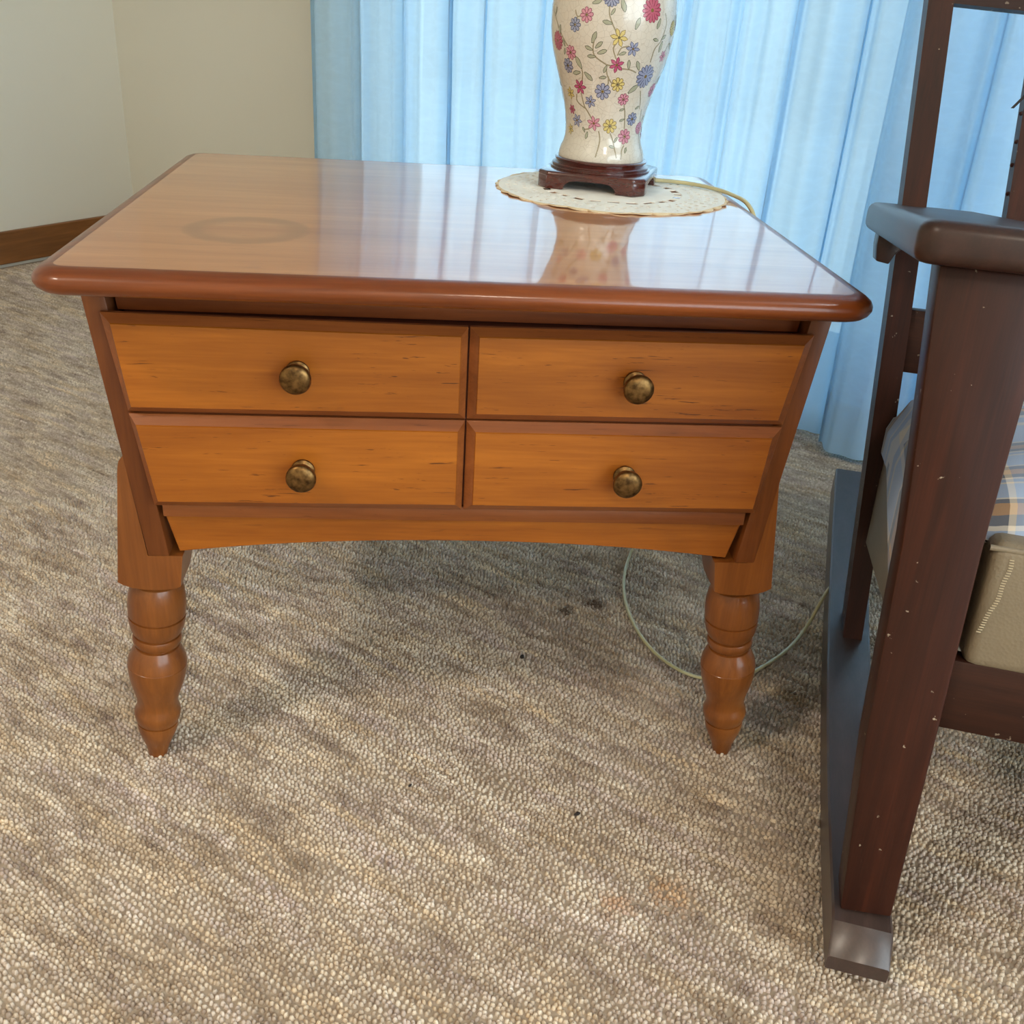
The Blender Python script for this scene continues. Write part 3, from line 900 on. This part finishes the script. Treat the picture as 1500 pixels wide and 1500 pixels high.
FLOWERS = [('d', -2.359, 0.7074, 0.0071, 'b'), ('d', -2.162, 0.7173, 0.0075, 'p'), ('m', -1.115, 0.7251, 0.0119, 'r'), ('s', -1.621, 0.6983, 0.0093, 'y'), ('s', -1.371, 0.6884, 0.0077, 'b'), ('s', -1.608, 0.6722, 0.008, 'm'), ('m', -0.98, 0.6619, 0.0119, 'b'), ('d', -1.535, 0.653, 0.0072, 'y'), ('d', -1.822, 0.6451, 0.0085, 'b'), ('s', -2.323, 0.6476, 0.008, 'm'), ('s', -2.088, 0.6338, 0.0067, 'b'), ('d', -1.357, 0.6383, 0.0062, 'p'), ('d', -1.58, 0.6103, 0.0077, 'y'), ('s', -1.987, 0.6119, 0.008, 'p'), ('d', -1.151, 0.5999, 0.008, 'p'), ('d', -1.001, 0.6181, 0.007, 'b'), ('s', -2.474, 0.6129, 0.0071, 'b'), ('d', -2.563, 0.6674, 0.0075, 'b'), ('m', -2.791, 0.6906, 0.0097, 'r'), ('d', -2.455, 0.6806, 0.0071, 'p'), ('s', -2.637, 0.6233, 0.0054, 'm'), ('s', -2.626, 0.64, 0.0065, 'y'), ('m', -1.789, 0.7347, 0.009, 'b'), ('s', -2.739, 0.6024, 0.0058, 'y')]
LEAVES = [(-1.348, 0.7124, 0.0116, 70), (-0.955, 0.7128, 0.0103, 250), (-1.825, 0.7117, 0.0103, 170), (-1.749, 0.7219, 0.0071, 60), (-2.014, 0.6972, 0.0116, 70), (-2.101, 0.6865, 0.009, 160), (-1.928, 0.6904, 0.0097, 40), (-1.868, 0.6839, 0.0103, 20), (-2.054, 0.6788, 0.009, 180), (-2.301, 0.6719, 0.0129, 120), (-2.37, 0.6614, 0.0103, 190), (-2.11, 0.6589, 0.0116, 320), (-1.217, 0.6727, 0.0103, 120), (-1.396, 0.6734, 0.009, 100), (-1.186, 0.6491, 0.0129, 40), (-0.815, 0.6911, 0.011, 260), (-0.971, 0.6978, 0.0077, 170), (-0.779, 0.7006, 0.0077, 30), (-0.922, 0.6299, 0.0058, 30), (-1.344, 0.6276, 0.0058, 200), (-1.299, 0.6169, 0.0058, 200), (-2.256, 0.6044, 0.0058, 120), (-2.164, 0.5987, 0.0077, 260), (-1.391, 0.5964, 0.0065, 60), (-1.486, 0.5892, 0.0065, 170), (-1.117, 0.5861, 0.0065, 60), (-2.712, 0.7013, 0.0103, 80), (-2.876, 0.7184, 0.009, 70), (-2.009, 0.7299, 0.0103, 20), (-1.598, 0.728, 0.0129, 290), (-1.533, 0.6836, 0.0077, 20), (-1.802, 0.6673, 0.0077, 250), (-1.833, 0.6591, 0.0077, 10), (-2.612, 0.6893, 0.0071, 120), (-2.608, 0.6809, 0.0065, 250)]
STEMS = [[(-1.812, 0.7301), (-1.805, 0.7202), (-1.749, 0.7114), (-1.678, 0.7036)], [(-1.659, 0.6925), (-1.694, 0.6872), (-1.631, 0.678)], [(-1.618, 0.6812), (-1.564, 0.6887), (-1.442, 0.6906)], [(-1.711, 0.6713), (-1.808, 0.6726), (-1.986, 0.6792), (-2.026, 0.6868), (-1.998, 0.6972)], [(-1.786, 0.67), (-1.754, 0.6615), (-1.657, 0.6543), (-1.546, 0.6535)], [(-1.732, 0.6605), (-1.728, 0.6529), (-1.799, 0.6494)], [(-1.511, 0.6688), (-1.346, 0.6681), (-1.221, 0.6656)], [(-0.819, 0.7231), (-0.764, 0.713), (-0.839, 0.6974), (-0.953, 0.689), (-0.971, 0.6761)], [(-2.373, 0.721), (-2.321, 0.7151), (-2.224, 0.7175)], [(-2.321, 0.7151), (-2.345, 0.711)], [(-2.408, 0.6787), (-2.298, 0.6729), (-2.234, 0.6626), (-2.258, 0.6539)], [(-2.307, 0.6416), (-2.249, 0.6297), (-2.158, 0.6235), (-2.039, 0.6162)], [(-2.433, 0.6399), (-2.429, 0.6322), (-2.187, 0.6256)], [(-1.852, 0.6044), (-1.802, 0.5944), (-1.861, 0.5778)], [(-1.555, 0.603), (-1.458, 0.5941), (-1.372, 0.5779)], [(-1.151, 0.591), (-1.23, 0.5856), (-1.263, 0.5768)], [(-1.313, 0.6327), (-1.24, 0.6227), (-1.181, 0.6079)], [(-0.989, 0.6475), (-0.875, 0.6361), (-0.823, 0.6281)], [(-0.732, 0.6279), (-0.622, 0.6104), (-0.475, 0.5927), (-0.499, 0.5782)], [(-2.268, 0.6044), (-2.115, 0.6057), (-2.062, 0.6081)], [(-3.05, 0.7222), (-2.868, 0.7122), (-2.711, 0.7003), (-2.519, 0.6866)]]
# the pattern goes on round the back in the same manner
g = random.Random(21)
for th in np.arange(-0.55, 3.1, 0.42):
    for z in (0.605, 0.64, 0.675, 0.71):
        t2 = th + g.uniform(-0.12, 0.12); z2 = z + g.uniform(-0.008, 0.008)
        FLOWERS.append((g.choice('dsm'), t2, z2, g.uniform(0.006, 0.0085), g.choice('bpmyr')))
        LEAVES.append((t2 + 0.2, z2 + 0.01, 0.009, g.uniform(0, 360)))
        STEMS.append([(t2, z2), (t2 + 0.1, z2 + 0.012), (t2 + 0.2, z2 + 0.01)])
for z in (0.747, 0.763):
    for th in np.arange(-3.1, 3.1, 0.40):
        t2 = th + g.uniform(-0.1, 0.1); z2 = z + g.uniform(-0.004, 0.004)
        FLOWERS.append((g.choice('dsm'), t2, z2, g.uniform(0.0055, 0.0075), g.choice('bpmyr')))
        LEAVES.append((t2 + 0.2, z2 + 0.004, 0.008, g.uniform(0, 360)))
        STEMS.append([(t2, z2), (t2 + 0.1, z2 + 0.006), (t2 + 0.2, z2 + 0.004)])
dec_keys = ['ink_' + k for k in INK] + ['line_' + k for k in INK]
bm = bmesh.new()
def decal(pts, key, off):
    """flat glaze patch: outline (theta, z) as a fan on the vase surface"""
    c = (sum(p[0] for p in pts) / len(pts), sum(p[1] for p in pts) / len(pts))
    cv = bm.verts.new(on_vase(c[0], c[1], off))
    vs = [bm.verts.new(on_vase(p[0], p[1], off)) for p in pts]
    for i in range(len(vs)):
        f = bm.faces.new((cv, vs[i], vs[(i + 1) % len(vs)])); f.material_index = dec_keys.index(key)
def petal(th, z, ang, l0, l1, wd, col, tip=0.75):
    r = float(np.interp(z, vz, vr))
    for grow, key, off in ((0.00025, 'line_' + col, 0.00012), (-0.00028, 'ink_' + col, 0.00024)):
        pts = []
        for t, w in ((0, 0.35), (0.3, 0.8), (0.6, 1.0), (0.85, tip), (1.0, 0.0), (0.85, -tip), (0.6, -1.0), (0.3, -0.8), (0, -0.35)):
            rr = (l0 - grow) + (l1 - l0 + 2 * grow) * t; ww = w * (wd + grow)
            px = rr * math.cos(ang) - ww * math.sin(ang); pz = rr * math.sin(ang) + ww * math.cos(ang)
            pts.append((th + px / r, z + pz))
        decal(pts, key, off)
def ribbon(pts, w, key, off):
    q = catmull([(a, b, 0) for a, b in pts], 6)
    prev = None
    for i, p in enumerate(q):
        d = q[min(i + 1, len(q) - 1)] - q[max(i - 1, 0)]
        r = float(np.interp(p.y, vz, vr))
        dx, dz = d.x * r, d.y
        l = math.hypot(dx, dz) or 1
        nx, nz_ = -dz / l * w / r, dx / l * w
        a = bm.verts.new(on_vase(p.x + nx, p.y + nz_, off)); b2 = bm.verts.new(on_vase(p.x - nx, p.y - nz_, off))
        if prev:
            f = bm.faces.new((prev[0], a, b2, prev[1])); f.material_index = dec_keys.index(key)
        prev = (a, b2)
for s in STEMS:
    ribbon(s, 0.00062, 'line_s', 0.00006)
    ribbon(s, 0.00034, 'ink_s', 0.00010)
for th, z, l, an in LEAVES:
    petal(th, z, math.radians(an), -l / 2, l / 2, l * 0.20, 'g', 0.6)
for kind, th, z, r, col in FLOWERS:
    a0 = g.uniform(0, 1)
    if kind == 'd':
        for k in range(8):
            petal(th, z, a0 + k * math.pi / 4, r * 0.22, r, r * 0.23, col, 0.95)
    elif kind == 's':
        for k in range(6):
            petal(th, z, a0 + k * math.pi / 3, r * 0.12, r, r * 0.22, col, 0.45)
    else:
        for k in range(14):
            petal(th, z, a0 + k * math.pi / 7, r * 0.35, r, r * 0.15, col, 0.9)
        for k in range(9):
            petal(th, z, a0 + 0.3 + k * 2 * math.pi / 9, r * 0.05, r * 0.55, r * 0.12, col, 0.9)
    rr = float(np.interp(z, vz, vr))
    decal([(th + r * 0.16 * math.cos(q) / rr, z + r * 0.16 * math.sin(q)) for q in np.linspace(0, 2 * math.pi, 10)[:-1]], 'line_' + ('y' if col != 'y' else 's'), 0.0003)
bm.transform(LI)
me = bpy.data.meshes.new('painted_flowers'); bm.to_mesh(me); bm.free()
pf = link('painted_flowers', me, [M[k] for k in dec_keys], vase)
pf['label'] = 'pink, blue and yellow painted flowers on trailing stems'

# carved square stand with four feet
def stand():
    c = Vector((VX, VY, 0)); a = math.radians(-19)
    R = Matrix.Translation(c) @ Matrix.Rotation(a, 4, 'Z')
    bm = bmesh.new()
    hs = 0.0605; ch = 0.012
    octo = [(hs, -hs + ch), (hs, hs - ch), (hs - ch, hs), (-hs + ch, hs), (-hs, hs - ch), (-hs, -hs + ch), (-hs + ch, -hs), (hs - ch, -hs)]
    b2 = bm_prism(octo, 'xy', ZT + 0.0140, ZT + 0.0205, 0.0028, 3)
    me = bpy.data.meshes.new('t'); b2.to_mesh(me); b2.free(); bm.from_mesh(me)
    for i in range(4):
        q = Matrix.Rotation(i * math.pi / 2, 4, 'Z')
        # arched side rail with feet at the corners
        prof = [(-hs + ch, ZT + 0.016), (-hs + ch, ZT + 0.0022), (-hs + ch + 0.019, ZT + 0.0022), (-hs + ch + 0.0205, ZT + 0.0075), (-hs + ch + 0.026, ZT + 0.0112), (-hs + ch + 0.034, ZT + 0.0124)]
        prof = prof + [(-x, z) for x, z in reversed(prof)]
        b2 = bm_prism(prof, 'xz', -hs + 0.0005, -hs + 0.013, 0.001)
        b2.transform(q)
        me2 = bpy.data.meshes.new('t'); b2.to_mesh(me2); b2.free(); bm.from_mesh(me2)
        ft = [(hs - ch, -hs), (hs, -hs + ch), (hs - 0.013, -hs + 0.022), (hs - 0.022, -hs + 0.013)]
        b2 = bm_prism(ft, 'xy', ZT + 0.0022, ZT + 0.016, 0.0015)
        b2.transform(q)
        me3 = bpy.data.meshes.new('t'); b2.to_mesh(me3); b2.free(); bm.from_mesh(me3)
    bm.transform(R)
    return bm
link('stand', finish(stand(), 'stand', 35, LI), M['stand'], lamp)
link('stand_collar', finish(bm_lathe([(ZT + 0.0202, 0.0560), (ZT + 0.0212, 0.0566), (ZT + 0.0226, 0.0564), (ZT + 0.0232, 0.0548), (ZT + 0.0240, 0.0548), (ZT + 0.0247, 0.0552), (ZT + 0.0256, 0.0545), (ZT + 0.0262, 0.0530), (ZT + 0.027, 0.0515), (ZT + 0.0282, 0.0505), (ZT + 0.0288, 0.0512), (ZT + 0.0296, 0.0520), (ZT + 0.0312, 0.0522), (ZT + 0.0322, 0.0508), (ZT + 0.0325, 0.044)], 64, (VX, VY, 0)), 'stand_collar', 40, LI), M['stand'], lamp)
link('neck_cap', finish(bm_lathe([(0.8295, 0.031), (0.832, 0.032), (0.836, 0.028), (0.839, 0.012), (0.850, 0.010)], 40, (VX, VY, 0)), 'neck_cap', 40, LI), M['brass'], lamp)
link('socket', finish(bm_lathe([(0.849, 0.011), (0.852, 0.016), (0.880, 0.017), (0.905, 0.0175), (0.907, 0.0165), (0.907, 0.004)], 32, (VX, VY, 0)), 'socket', 40, LI), M['brass'], lamp)
cord_pts = [(0.195, 0.470, ZT + 0.006), (0.222, 0.474, ZT + 0.0045), (0.250, 0.474, ZT + 0.0048), (0.275, 0.462, ZT + 0.0050), (0.296, 0.436, ZT + 0.0052), (0.310, 0.405, ZT + 0.0045), (0.3205, 0.372, ZT + 0.0005), (0.3265, 0.352, 0.523), (0.327, 0.350, 0.49), (0.324, 0.380, 0.38), (0.318, 0.450, 0.24), (0.308, 0.530, 0.10), (0.295, 0.556, 0.030), (0.283, 0.545, 0.0075),
            (0.258, 0.470, 0.0068), (0.247, 0.400, 0.0068), (0.250, 0.330, 0.0068), (0.265, 0.276, 0.0068), (0.289, 0.240, 0.0068), (0.316, 0.225, 0.0068), (0.345, 0.2265, 0.0068), (0.374, 0.236, 0.0068), (0.432, 0.281, 0.0075), (0.470, 0.318, 0.02), (0.490, 0.336, 0.046), (0.505, 0.352, 0.058), (0.522, 0.366, 0.0605), (0.545, 0.380, 0.058), (0.57, 0.40, 0.030), (0.60, 0.44, 0.0075), (0.68, 0.62, 0.0068), (0.80, 0.86, 0.0068)]
link('cord', finish(bm_tube(catmull(cord_pts, 8), 0.0023, 8), 'cord', 60, LI), M['cord'], lamp)

# ------------------------------------------------------------------ the rocking chair (leans back 8 degrees on its rockers)
dv = Vector((0.332, 0.943, 0)).normalized()
rt = Vector((dv.y, -dv.x, 0))
LEAN = math.radians(8)
up = dv * math.sin(LEAN) + Vector((0, 0, math.cos(LEAN)))
bk = dv * math.cos(LEAN) - Vector((0, 0, math.sin(LEAN)))
Q = Vector((0.329, -0.166, 0.055))
CM = Matrix.Identity(4)
for i in range(3):
    CM[i][0] = rt[i]; CM[i][1] = bk[i]; CM[i][2] = up[i]; CM[i][3] = Q[i]
chair = empty('rocking_chair', mat=CM)
tag(chair, 'old dark wooden rocking chair with flat arms standing beside the end table', 'rocking chair')
CI = CM.inverted()
CW = 0.60                                            # left outer line to right outer line
def sidepoly(poly, s):
    return poly if s == 0 else [(CW - a, h) for a, h in poly]
def cpart(name, bm, mat, smooth=35, parent=None):
    return link(name, finish(bm, name, smooth), mat, parent or chair)
for s in (0, 1):
    fp = [(0, 0), (-0.006, 0.08), (-0.012, 0.154), (-0.019, 0.331), (-0.027, 0.425), (-0.037, 0.536), (0.040, 0.536), (0.038, 0.435), (0.037, 0.34), (0.0395, 0.167), (0.041, 0.004)]
    cpart('front_post', bm_prism(sidepoly(fp, s), 'xz', 0, 0.043, 0.0022), M['chair'])
    # back posts rake sideways a little and bow backwards towards the foot and the top
    bm = bmesh.new()
    rows = []
    for i in range(25):
        h = -0.004 + 0.86 * i / 24
        a0 = 0.0155 - 0.0722 * h; wdt = 0.0215 + 0.0035 * min(1, h / 0.3)
        bow = 0.030 * (max(0, h - 0.45) / 0.4) ** 1.6 + 0.0
        dp = 0.050
        r = [(a0, 0.44 + bow), (a0 + wdt, 0.44 + bow), (a0 + wdt, 0.44 + bow + dp), (a0, 0.44 + bow + dp)]
        rows.append([bm.verts.new(((a if s == 0 else CW - a), b_, h)) for a, b_ in r])
    for a, b_ in zip(rows, rows[1:]):
        for k in range(4):
            bm.faces.new((a[k], a[(k + 1) % 4], b_[(k + 1) % 4], b_[k]))
    bm.faces.new(rows[0]); bm.faces.new(rows[-1])
    cpart('back_post', bm, M['chair'])
    # arm: flat board, rounded corners and edges
    A0, A1, B0, B1 = -0.057, 0.062, -0.022, 0.505
    pl_ = []
    for (px, py, a0, rd) in ((A1 - 0.02, B1 - 0.02, 0, 0.02), (A0 + 0.03, B1 - 0.03, 90, 0.03), (A0 + 0.016, B0 + 0.016, 180, 0.016), (A1 - 0.016, B0 + 0.016, 270, 0.016)):
        for i in range(6):
            t = math.radians(a0 + 18 * i); pl_.append((px + rd * math.cos(t), py + rd * math.sin(t)))
    if s:
        pl_ = [(CW - a, b_) for a, b_ in pl_]
    cpart('arm', bm_prism(pl_, 'xy', 0.5365, 0.5660, 0.009, 4), M['chair_y'], 50)
    cb = [(-0.046, 0.5362), (-0.046, 0.524), (-0.0435, 0.508), (-0.030, 0.506), (-0.026, 0.516), (-0.020, 0.523), (-0.0185, 0.5362)]
    cpart('corbel', bm_prism(sidepoly(cb, s), 'xz', 0.405, 0.452, 0.0015), M['chair_y'])
    # rocker: bowed runner, built upright in the room and then carried into the chair's frame
    bm = bmesh.new()
    rows = []
    nrow = 40
    off = -0.0065 if s == 0 else CW - 0.0435
    for i in range(nrow + 1):
        d = -0.034 + (0.80 + 0.034) * i / nrow
        zb = (d - 0.239) ** 2 / (2 * 1.9)
        th = 0.041
        zt = zb + th
        if d < -0.002:                                  # rounded nose
            zt -= th * 0.62 * ((-0.002 - d) / 0.032) ** 2.2
        sl = (d - 0.239) / 1.9
        pts = [(off + 0.0, zb + 0.001), (off + 0.05, zb + 0.001), (off + 0.05, zt - 0.002), (off + 0.048, zt), (off + 0.002, zt), (off + 0.0, zt - 0.002)]
        rows.append([bm.verts.new(CI @ (Vector((Q.x, Q.y, 0)) + rt * a + dv * d + Vector((0, 0, z)))) for a, z in pts])
    for a, b_ in zip(rows, rows[1:]):
        for k in range(6):
            bm.faces.new((a[k], a[(k + 1) % 6], b_[(k + 1) % 6], b_[k]))
    bm.faces.new(rows[0]); bm.faces.new(rows[-1])
    cpart('rocker', bm, M['rocker'], 40)
    # side seat rail
    sr_ = (0.006, 0.026) if s == 0 else (CW - 0.026, CW - 0.006)
    cpart('side_rail', bm_box((sr_[0] + (0.006 if s == 0 else -0.006), 0.043, 0.225), (sr_[1], 0.44, 0.275), 0.001), M['chair_x'])
cpart('front_rail', bm_box((0.039, 0.012, 0.182), (CW - 0.039, 0.034, 0.242), 0.002), M['chair_x'])
cpart('lower_back_rail', bm_box((0.006, 0.450, 0.388), (CW - 0.006, 0.472, 0.458), 0.002), M['chair_x'])
cpart('rear_seat_rail', bm_box((0.022, 0.452, 0.20), (CW - 0.022, 0.474, 0.26), 0.002), M['chair_x'])
# top rail is gently bowed
bm = bmesh.new()
rows = []
for i in range(21):
    t = i / 20; a = -0.024 + (CW + 0.048) * t
    bow = 0.020 * math.sin(math.pi * t)
    dz = -0.006 * math.sin(math.pi * t)
    rows.append([bm.verts.new(v) for v in ((a, 0.474 + bow, 0.768 + dz), (a, 0.498 + bow, 0.768 + dz), (a, 0.500 + bow, 0.85), (a, 0.476 + bow, 0.85))])
for a, b_ in zip(rows, rows[1:]):
    for k in range(4):
        bm.faces.new((a[k], a[(k + 1) % 4], b_[(k + 1) % 4], b_[k]))
bm.faces.new(rows[0]); bm.faces.new(rows[-1])
cpart('top_rail', bm, M['chair_x'])
# back splats: two stiles with a wide middle board
for a0, a1 in ((0.083, 0.150), (0.205, 0.395), (0.450, 0.517)):
    sgn = 1 if a1 < CW / 2 else (-1 if a0 > CW / 2 else 0)
    bm = bmesh.new(); rows = []
    for i in range(9):
        h = 0.45 + 0.325 * i / 8
        sh = -0.070 * (h - 0.577) * sgn
        bow = 0.014 + 0.022 * (max(0, h - 0.45) / 0.4) ** 1.6
        rows.append([bm.verts.new(v) for v in ((a0 + sh, 0.446 + bow, h), (a1 + sh, 0.446 + bow, h), (a1 + sh, 0.472 + bow, h), (a0 + sh, 0.472 + bow, h))])
    for a, b_ in zip(rows, rows[1:]):
        for k in range(4):
            bm.faces.new((a[k], a[(k + 1) % 4], b_[(k + 1) % 4], b_[k]))
    bm.faces.new(rows[0]); bm.faces.new(rows[-1])
    sp = cpart('back_splat', bm, M['chair'])
    if sgn == 1:
        for hh, dd in ((0.588, 0.0), (0.617, 0.002), (0.640, 0.0), (0.668, 0.001), (0.694, 0.0)):
            xx = a0 - 0.070 * (hh - 0.577)
            cpart('tack', bm_lathe([(0, 0.0022), (0.0015, 0.0024), (0.003, 0.0012)], 8, (xx - 0.0005, 0.470 + dd, hh), (-1, 0, 0)), M['chair'], 40, sp)
        cpart('cloth_scrap', bm_prism([(xx - 0.0115, 0.672), (xx - 0.0085, 0.672), (xx, 0.6835), (xx, 0.688)], 'xz', 0.466, 0.468), M['crumb'], None, sp)
# upholstered seat
bm = bm_box((0.046, 0.010, 0.238), (CW - 0.046, 0.060, 0.343), 0.010, 3)
seat = cpart('seat', bm_box((0.022, 0.046, 0.236), (CW - 0.022, 0.448, 0.340), 0.012, 3), M['vinyl'], 50)
cpart('seat_front_cover', bm, M['vinyl'], 50, seat)
for s in (0, 1):
    x0, x1 = ((0.0115, 0.0215) if s == 0 else (CW - 0.0215, CW - 0.0115))
    cpart('seat_side_cover', bm_prism([(0.062, 0.206), (0.43, 0.186), (0.43, 0.335), (0.062, 0.335)], 'yz', x0, x1, 0.003), M['vinyl'], 50, seat)
cpart('piping', bm_tube([Vector((0.044 + 0.512 * i / 20, 0.0125, 0.3375)) for i in range(21)], 0.0024, 8), M['vinyl'], 60, seat)
# rows of short stitches on the front cover
for pts in ([(0.0605 + 0.0006 * math.sin(i * 0.5) - 0.000012 * i * i, 0.331 - 0.0021 * i) for i in range(30)], [(0.094 + 0.0002 * i, 0.275 - 0.0021 * i) for i in range(15)]):
    bs = bmesh.new()
    for a, h in pts:
        b2 = bm_box((a - 0.0016, 0.0088, h - 0.0003), (a + 0.0016, 0.0104, h + 0.0003))
        mt_ = bpy.data.meshes.new('t'); b2.to_mesh(mt_); b2.free(); bs.from_mesh(mt_); bpy.data.meshes.remove(mt_)
    cpart('stitching', bs, M['vinyl_stitch'], None, seat)

# plaid cushion lying on the seat
def cushion():
    bm = bmesh.new()
    uvl = bm.loops.layers.uv.new('UVMap')
    nu, nv = 48, 36
    g = random.Random(4)
    def P(i, j, side):
        u = -1 + 2 * i / nu; v = -1 + 2 * j / nv
        us = min(1.0, abs(u) / 0.86); over = max(0.0, (abs(u) - 0.86) / 0.14)
        t = max(0.0, (1 - us ** 5.0) * (1 - abs(v) ** 5.0)) ** 0.42
        b_ = 0.232 + v * 0.198
        a = 0.300 + math.copysign(1, u) * (us * 0.286 + (0.0075 * min(1, over * 3) if side > 0 else 0.0072 * over))
        wr = 0.004 * math.sin(7 * u + 3 * v) + 0.003 * math.sin(11 * v - 5 * u) + 0.002 * math.sin(19 * u + 4)
        droop = -0.004 * us ** 6 - 0.010 * max(0, -v) ** 4
        fall = (0.045 + 0.085 * max(0.0, min(1.0, (0.36 - b_) / 0.24))) * over
        if side > 0:
            h = 0.348 + 0.060 * t + wr * t + droop - fall
        else:
            h = 0.346 - 0.006 * t + droop - fall
        return (a, b_, h), ((a + 0.15 * b_ - math.copysign(fall, u)), (b_ - 0.15 * a) - (h if side > 0 else 0) * 0.8 * (abs(v) ** 4))
    for side in (1, -1):
        grid = [[None] * (nv + 1) for _ in range(nu + 1)]
        uvs = {}
        for i in range(nu + 1):
            for j in range(nv + 1):
                c, t = P(i, j, side)
                vv = bm.verts.new(c); grid[i][j] = vv; uvs[vv] = t
        for i in range(nu):
            for j in range(nv):
                f = bm.faces.new((grid[i][j], grid[i + 1][j], grid[i + 1][j + 1], grid[i][j + 1]))
                for lp in f.loops:
                    lp[uvl].uv = uvs[lp.vert]
    bmesh.ops.remove_doubles(bm, verts=bm.verts, dist=0.0004)
    return bm
cu = empty('seat_cushion', mat=CM)
tag(cu, 'blue, tan and grey plaid cushion lying on the rocking chair seat', 'cushion')
link('cushion_cover', finish(cushion(), 'cushion_cover', 180), M['plaid'], cu)

# ------------------------------------------------------------------ specks on the carpet
for i, (x, y, r, lb) in enumerate(((0.096, 0.273, 0.0030, 'small dark lint speck on the carpet below the table apron'), (0.129, 0.003, 0.0024, 'dark lint speck on the carpet in front of the right table leg'), (-0.039, 0.046, 0.0016, 'tiny dark lint speck on the carpet midway before the table'))):
    b2 = bmesh.new()
    bmesh.ops.create_icosphere(b2, subdivisions=1, radius=1.0)
    for v in b2.verts:
        v.co = Vector((v.co.x * r * 1.8, v.co.y * r, v.co.z * r * 0.7)) * rng.uniform(0.8, 1.15)
    o = link('lint_speck', finish(b2, 'lint_speck', 60), M['crumb'])
    o.location = (x, y, 0.0045); o.rotation_euler = (0, 0, rng.uniform(0, 3))
    tag(o, lb, 'lint', 'lint specks on the carpet')
